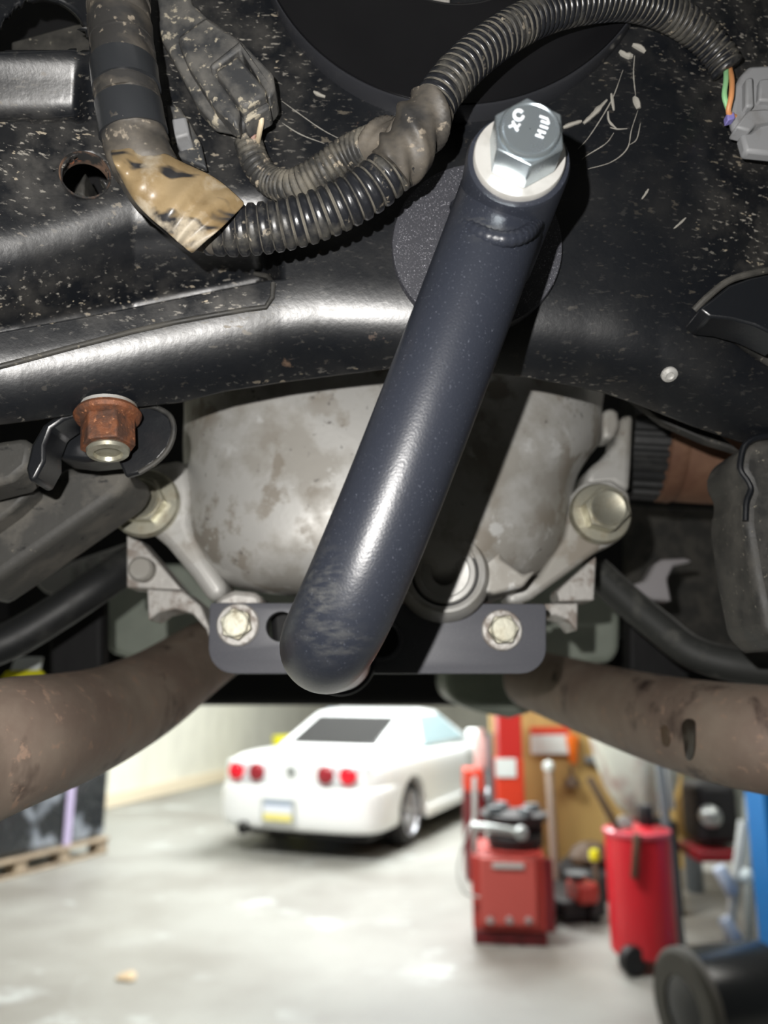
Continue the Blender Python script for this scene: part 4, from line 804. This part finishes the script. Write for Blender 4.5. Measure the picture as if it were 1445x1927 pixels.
# signs and hooks on the plywood
sg = thing('wall_sign', 'white sign with red ends hanging on the plywood', 'sign', P(1035, 1385, yp))
wsx = P(1035, 1390, yp-0.02)
obox('sign_board', wsx+Vector((0, 0.0, -0.05)), (0.36, 0.02, 0.17), M_sign, sg, bevel=0.004)
obox('sign_header', wsx+Vector((0, 0.0, 0.07)), (0.36, 0.022, 0.07), M_redbright, sg, bevel=0.004)
hk = P(1078, 1412, yp-0.03)
tag(lathe('orange_torch', [(0.02, -0.12), (0.035, -0.10), (0.045, 0.0), (0.06, 0.10), (0.05, 0.14), (0.0005, 0.14)], hk, (0, 0, 1), flat('torch_orange', (0.75, 0.16, 0.01), 0.4), seg=24), 'orange red torch hanging beside the white sign', 'torch')
hk = P(1076, 1468, yp-0.05)
tag(lathe('funnel', [(0.015, 0.12), (0.018, 0.05), (0.075, -0.02), (0.08, -0.05), (0.07, -0.05), (0.0005, 0.0)], hk, (0, 0, 1), M_brown, seg=24), 'small dark brown funnel hanging under the orange torch', 'funnel')
hk = P(1118, 1430, yp-0.008)
tag(obox('grey_grinder', hk, (0.17, 0.08, 0.07), M_greyp, rz=0.0, bevel=0.02), 'grey hand tool hanging by the cloudy sack', 'tool')
pb = G(1048, 1690)
br_ = thing('jack_handle', 'pale steel pole with round knob leaning before the plywood', 'pole', pb)
rod('pole', pb, pb+Vector((0, 0.1, 0.93)), 0.032, flat('brownish_steel', (0.32, 0.25, 0.20), 0.5, 0.2), br_)
lathe('knob', [(0.01, -0.045), (0.04, -0.025), (0.045, 0), (0.04, 0.025), (0.01, 0.045)], pb+Vector((0, 0.1, 0.96)), (0, 0, 1), M_sign, br_, seg=20)
# cloudy sack hanging from the pipe side
skc = P(1200, 1440, 6.0)
qs = 6.05/1450
sack = lathe('plastic_sack', [(0.34, 0.42), (0.335, 0.20), (0.30, 0.0), (0.24, -0.18), (0.17, -0.30), (0.09, -0.37), (0.0005, -0.40)], skc+Vector((0, 0, 0.02)), (0, 0, 1), M_sack, seg=40, rfun=lambda a, h: 0.012*math.sin(9*a+h*6), close=False, solid=0.004)
tag(sack, 'cloudy white plastic sack hanging above the red tank', 'sack')
rod('hanging_tube', P(1240, 1370, 5.62), P(1258, 1522, 5.62), 0.045, M_palegrey, sack)
# clutter between machine and tank
cu = G(1075, 1740)
jk = thing('floor_jack', 'dark oily floor jack with red body on the floor by the tank', 'jack', cu)
obox('jack_frame', cu+Vector((0.02, 0.3, 0.09)), (0.34, 0.6, 0.12), M_dark, jk, rz=0.3, bevel=0.02)
obox('jack_body', cu+Vector((0.10, 0.05, 0.20)), (0.16, 0.2, 0.14), M_machred, jk, rz=0.3, bevel=0.03)
for s in (-0.13, 0.17): lathe('caster', [(0.02, -0.03), (0.07, -0.03), (0.07, 0.03), (0.02, 0.03)], cu+Vector((s, 0.05, 0.07)), (1, 0, 0), M_dark, jk, seg=24)
lathe('saddle', [(0.03, 0), (0.06, 0.02), (0.08, 0.05), (0.0005, 0.05)], cu+Vector((0.06, 0.05, 0.27)), (0, 0, 1), M_greyp, jk, seg=24)
wh = G(1078, 1715)+Vector((0.32, 0.55, 0))
ow = thing('old_tyre', 'dark tyre lying behind the floor jack under the plywood', 'tyre', wh)
lathe('tread', [(0.19, 0.02), (0.26, 0.0), (0.30, 0.05), (0.30, 0.17), (0.26, 0.22), (0.19, 0.20)], wh, (0, 0, 1), M_tyre, ow, seg=40, close=False)
bm_ = wh+Vector((-0.03, -0.02, 0.22))
tag(lathe('greasy_rag', [(0.16, 0.0), (0.18, 0.05), (0.13, 0.11), (0.06, 0.15), (0.0005, 0.16)], bm_, (0, 0, 1), M_brown, seg=28, rfun=lambda a, h: 0.02*math.sin(5*a+h*30)), 'brown greasy rag heaped on the dark tyre', 'rag')
yb_ = P(1128, 1640, 6.2)
rodp = G(1128, 1720)
ybl = thing('yellow_capped_rod', 'thin rod with yellow cap beside the red tank', 'rod', rodp)
rod('rod', rodp, rodp+Vector((0, 0.05, 0.36)), 0.02, M_brown, ybl); lathe('cap', [(0.03, 0), (0.04, 0.03), (0.03, 0.07), (0.0005, 0.07)], rodp+Vector((0, 0.05, 0.35)), (0, 0, 1), M_yellow, ybl, seg=20)
# oil drain tank
ob = G(1228, 1832)
ot = thing('oil_drain_tank', 'tall glossy red cylindrical oil drain tank on wheels', 'tank', ob)
lathe('drum', [(0.10, 0.07), (0.175, 0.07), (0.19, 0.09), (0.19, 0.73), (0.18, 0.755), (0.12, 0.77), (0.0005, 0.78)], ob+Vector((0, 0.12, 0)), (0, 0, 1), M_tankred, ot, seg=48)
lathe('rim_band', [(0.188, 0.72), (0.20, 0.73), (0.20, 0.75), (0.18, 0.76)], ob+Vector((0, 0.12, 0)), (0, 0, 1), flat('pinkish_red', (0.62, 0.09, 0.12), 0.35), ot, seg=48, close=False)
for s in (-0.10, 0.14): lathe('wheel', [(0.02, -0.03), (0.075, -0.03), (0.08, 0), (0.075, 0.03), (0.02, 0.03)], ob+Vector((s-0.02, -0.04, 0.08)), (0.3, -1, 0), M_dark, ot, seg=28)
rod('handle', ob+Vector((-0.12, 0.05, 0.74)), ob+Vector((-0.27, 0.12, 1.05)), 0.022, M_brown, ot)
rod('valve', ob+Vector((0.06, 0.12, 0.77)), ob+Vector((0.06, 0.12, 0.89)), 0.045, M_dark, ot)
rod('drain_hose', ob+Vector((-0.06, -0.08, 0.76)), ob+Vector((-0.09, -0.07, 0.52)), 0.02, M_brown, ot)
lathe('gauge', [(0.04, 0), (0.045, 0.03), (0.0005, 0.035)], ob+Vector((-0.09, 0.06, 0.80)), (0, -1, 0), M_palegrey, ot, seg=20)
# post, drill press, struts, blue lift column, drum
pp = G(1282, 1790)
tag(rod('grey_post', pp, pp+Vector((-0.06, 0, 1.30)), 0.03, M_greyp), 'slim dark grey post standing behind the black drum', 'post')
dp = G(1335, 1800)+Vector((0.05, 0.9, 0))
dr = thing('drill_press', 'dark bench machine with chrome hub at the far right', 'machine', dp)
obox('head', P(1335, 1525, dp.y), (0.30, 0.35, 0.42), M_dark, dr, bevel=0.06, bseg=3)
lathe('hub', [(0.075, 0), (0.075, 0.05), (0.05, 0.08), (0.02, 0.09), (0.0005, 0.06)], P(1335, 1535, dp.y-0.175), (-0.15, -1, 0), M_steel, dr, seg=28)
obox('red_tray', P(1335, 1602, dp.y-0.05), (0.32, 0.4, 0.07), flat('crimson', (0.22, 0.008, 0.015), 0.4), dr, bevel=0.01)
obox('pedestal', dp+Vector((0, 0.05, 0.32)), (0.22, 0.30, 0.64), M_under, dr, bevel=0.02)
obox('red_side', dp+Vector((-0.14, -0.02, 0.32)), (0.05, 0.3, 0.64), flat('crimson_side', (0.20, 0.01, 0.012), 0.5), dr, bevel=0.01)
sh_ = P(1300, 1575, dp.y+0.62); tag(rod('bottle_pedestal', (sh_.x, sh_.y, 0), sh_, 0.07, M_greyp), 'slim grey stand under the amber jug', 'stand')
ab = sh_ + Vector((0, 0, 0.181))
tag(lathe('amber_jug', [(0.09, -0.18), (0.10, -0.15), (0.10, 0.08), (0.05, 0.16), (0.04, 0.2), (0.0005, 0.2)], ab, (0, 0, 1), M_amber, seg=28), 'amber plastic jug behind the chrome hub machine', 'jug')
st1 = thing('support_stand', 'pale grey tubular stand leaning before the blue lift column', 'stand', G(1395, 1840))
rod('upright', P(1398, 1545, 5.0), P(1366, 1800, 5.0), 0.028, M_palegrey, st1)
rod('upper_pad', P(1352, 1632, 4.95), P(1378, 1680, 4.95), 0.04, M_paleblue, st1)
rod('lower_pad', P(1362, 1728, 4.95), P(1388, 1772, 4.95), 0.04, M_paleblue, st1)
rod('rear_upright', P(1408, 1500, 5.2), P(1410, 1830, 5.2), 0.03, flat('dull_grey', (0.25, 0.28, 0.27), 0.5), st1)
lathe('knob', [(0.02, -0.03), (0.045, 0), (0.02, 0.03)], P(1404, 1648, 4.98), (0, -1, 0), M_sign, st1, seg=20)
lc = G(1488, 1880); bz = 2.6
lf = thing('lift_column', 'bright blue steel lift column at the right edge', 'lift column', lc)
obox('column', lc+Vector((0.08, 0.15, bz/2)), (0.20, 0.24, bz), M_blue, lf, bevel=0.01)
obox('cover_strip', lc+Vector((0.05, 0.02, bz/2)), (0.05, 0.015, bz), flat('light_blue', (0.12, 0.30, 0.50), 0.5), lf, bevel=0.003)
obox('foot_plate', lc+Vector((0.08, 0.15, 0.01)), (0.36, 0.40, 0.02), M_blue, lf, bevel=0.003)
kb = G(1415, 2010)+Vector((0, 0, 0))
kd = thing('black_drum', 'glossy black drum lying on its side at lower right', 'drum', kb)
kc = P(1378, 1872, kb.y); ka = Vector((1, 0.25, 0)).normalized(); kr = 0.235
lathe('shell', [(kr*0.9, -0.09), (kr, -0.075), (kr, 0.34), (kr*0.95, 0.36)], Vector((kc.x-0.14, kc.y, kr)), ka, flat('gloss_black', (0.02, 0.022, 0.024), 0.25), kd, seg=56)
lathe('end_ring', [(kr*0.55, -0.095), (kr*0.92, -0.095), (kr*1.01, -0.08), (kr*1.01, -0.05)], Vector((kc.x-0.14, kc.y, kr)), ka, flat('dusty_rim', (0.09, 0.085, 0.075), 0.6), kd, seg=56, close=False)
obox('handle_recess_shade', Vector((kc.x+0.14, kc.y-kr*0.93, kr*0.55)), (0.16, 0.05, 0.06), M_under, kd, rz=0.25, bevel=0.015)  # black block on the shell, its colour standing in for a recess's shade
# small things on the floor and at the far end
tag(lathe('stone_chip', [(0.05, 0), (0.055, 0.01), (0.03, 0.03), (0.0005, 0.035)], G(240, 1842), (0, 0, 1), M_chip, seg=14, rfun=lambda a, h: 0.012*math.sin(3*a)), 'small tan stone chip lying on the concrete floor', 'stone')
fbn = gpt(A0+1.5, 19.0)
fb_ = P(512, 1400, 14.2); fz = Vector((fb_.x, fb_.y, 0))
tag(obox('grey_bin', fz+Vector((0.15, 0.5, 0.35)), (0.35, 0.4, 0.70), M_greyp, bevel=0.03), 'grey bin far behind the white car', 'bin')
tag(lathe('yellow_bucket', [(0.18, 0), (0.22, 0.72), (0.23, 0.75), (0.0005, 0.75)], fz+Vector((0.25, -0.2, 0)), (0, 0, 1), M_yellow, seg=28), 'yellow tub far behind the white car', 'bucket')
tag(obox('blue_crate', fz+Vector((1.15, 0.3, 0.6)), (0.4, 0.4, 1.2), M_paleblue, bevel=0.02), 'pale blue crate stack far behind the white car', 'crate')
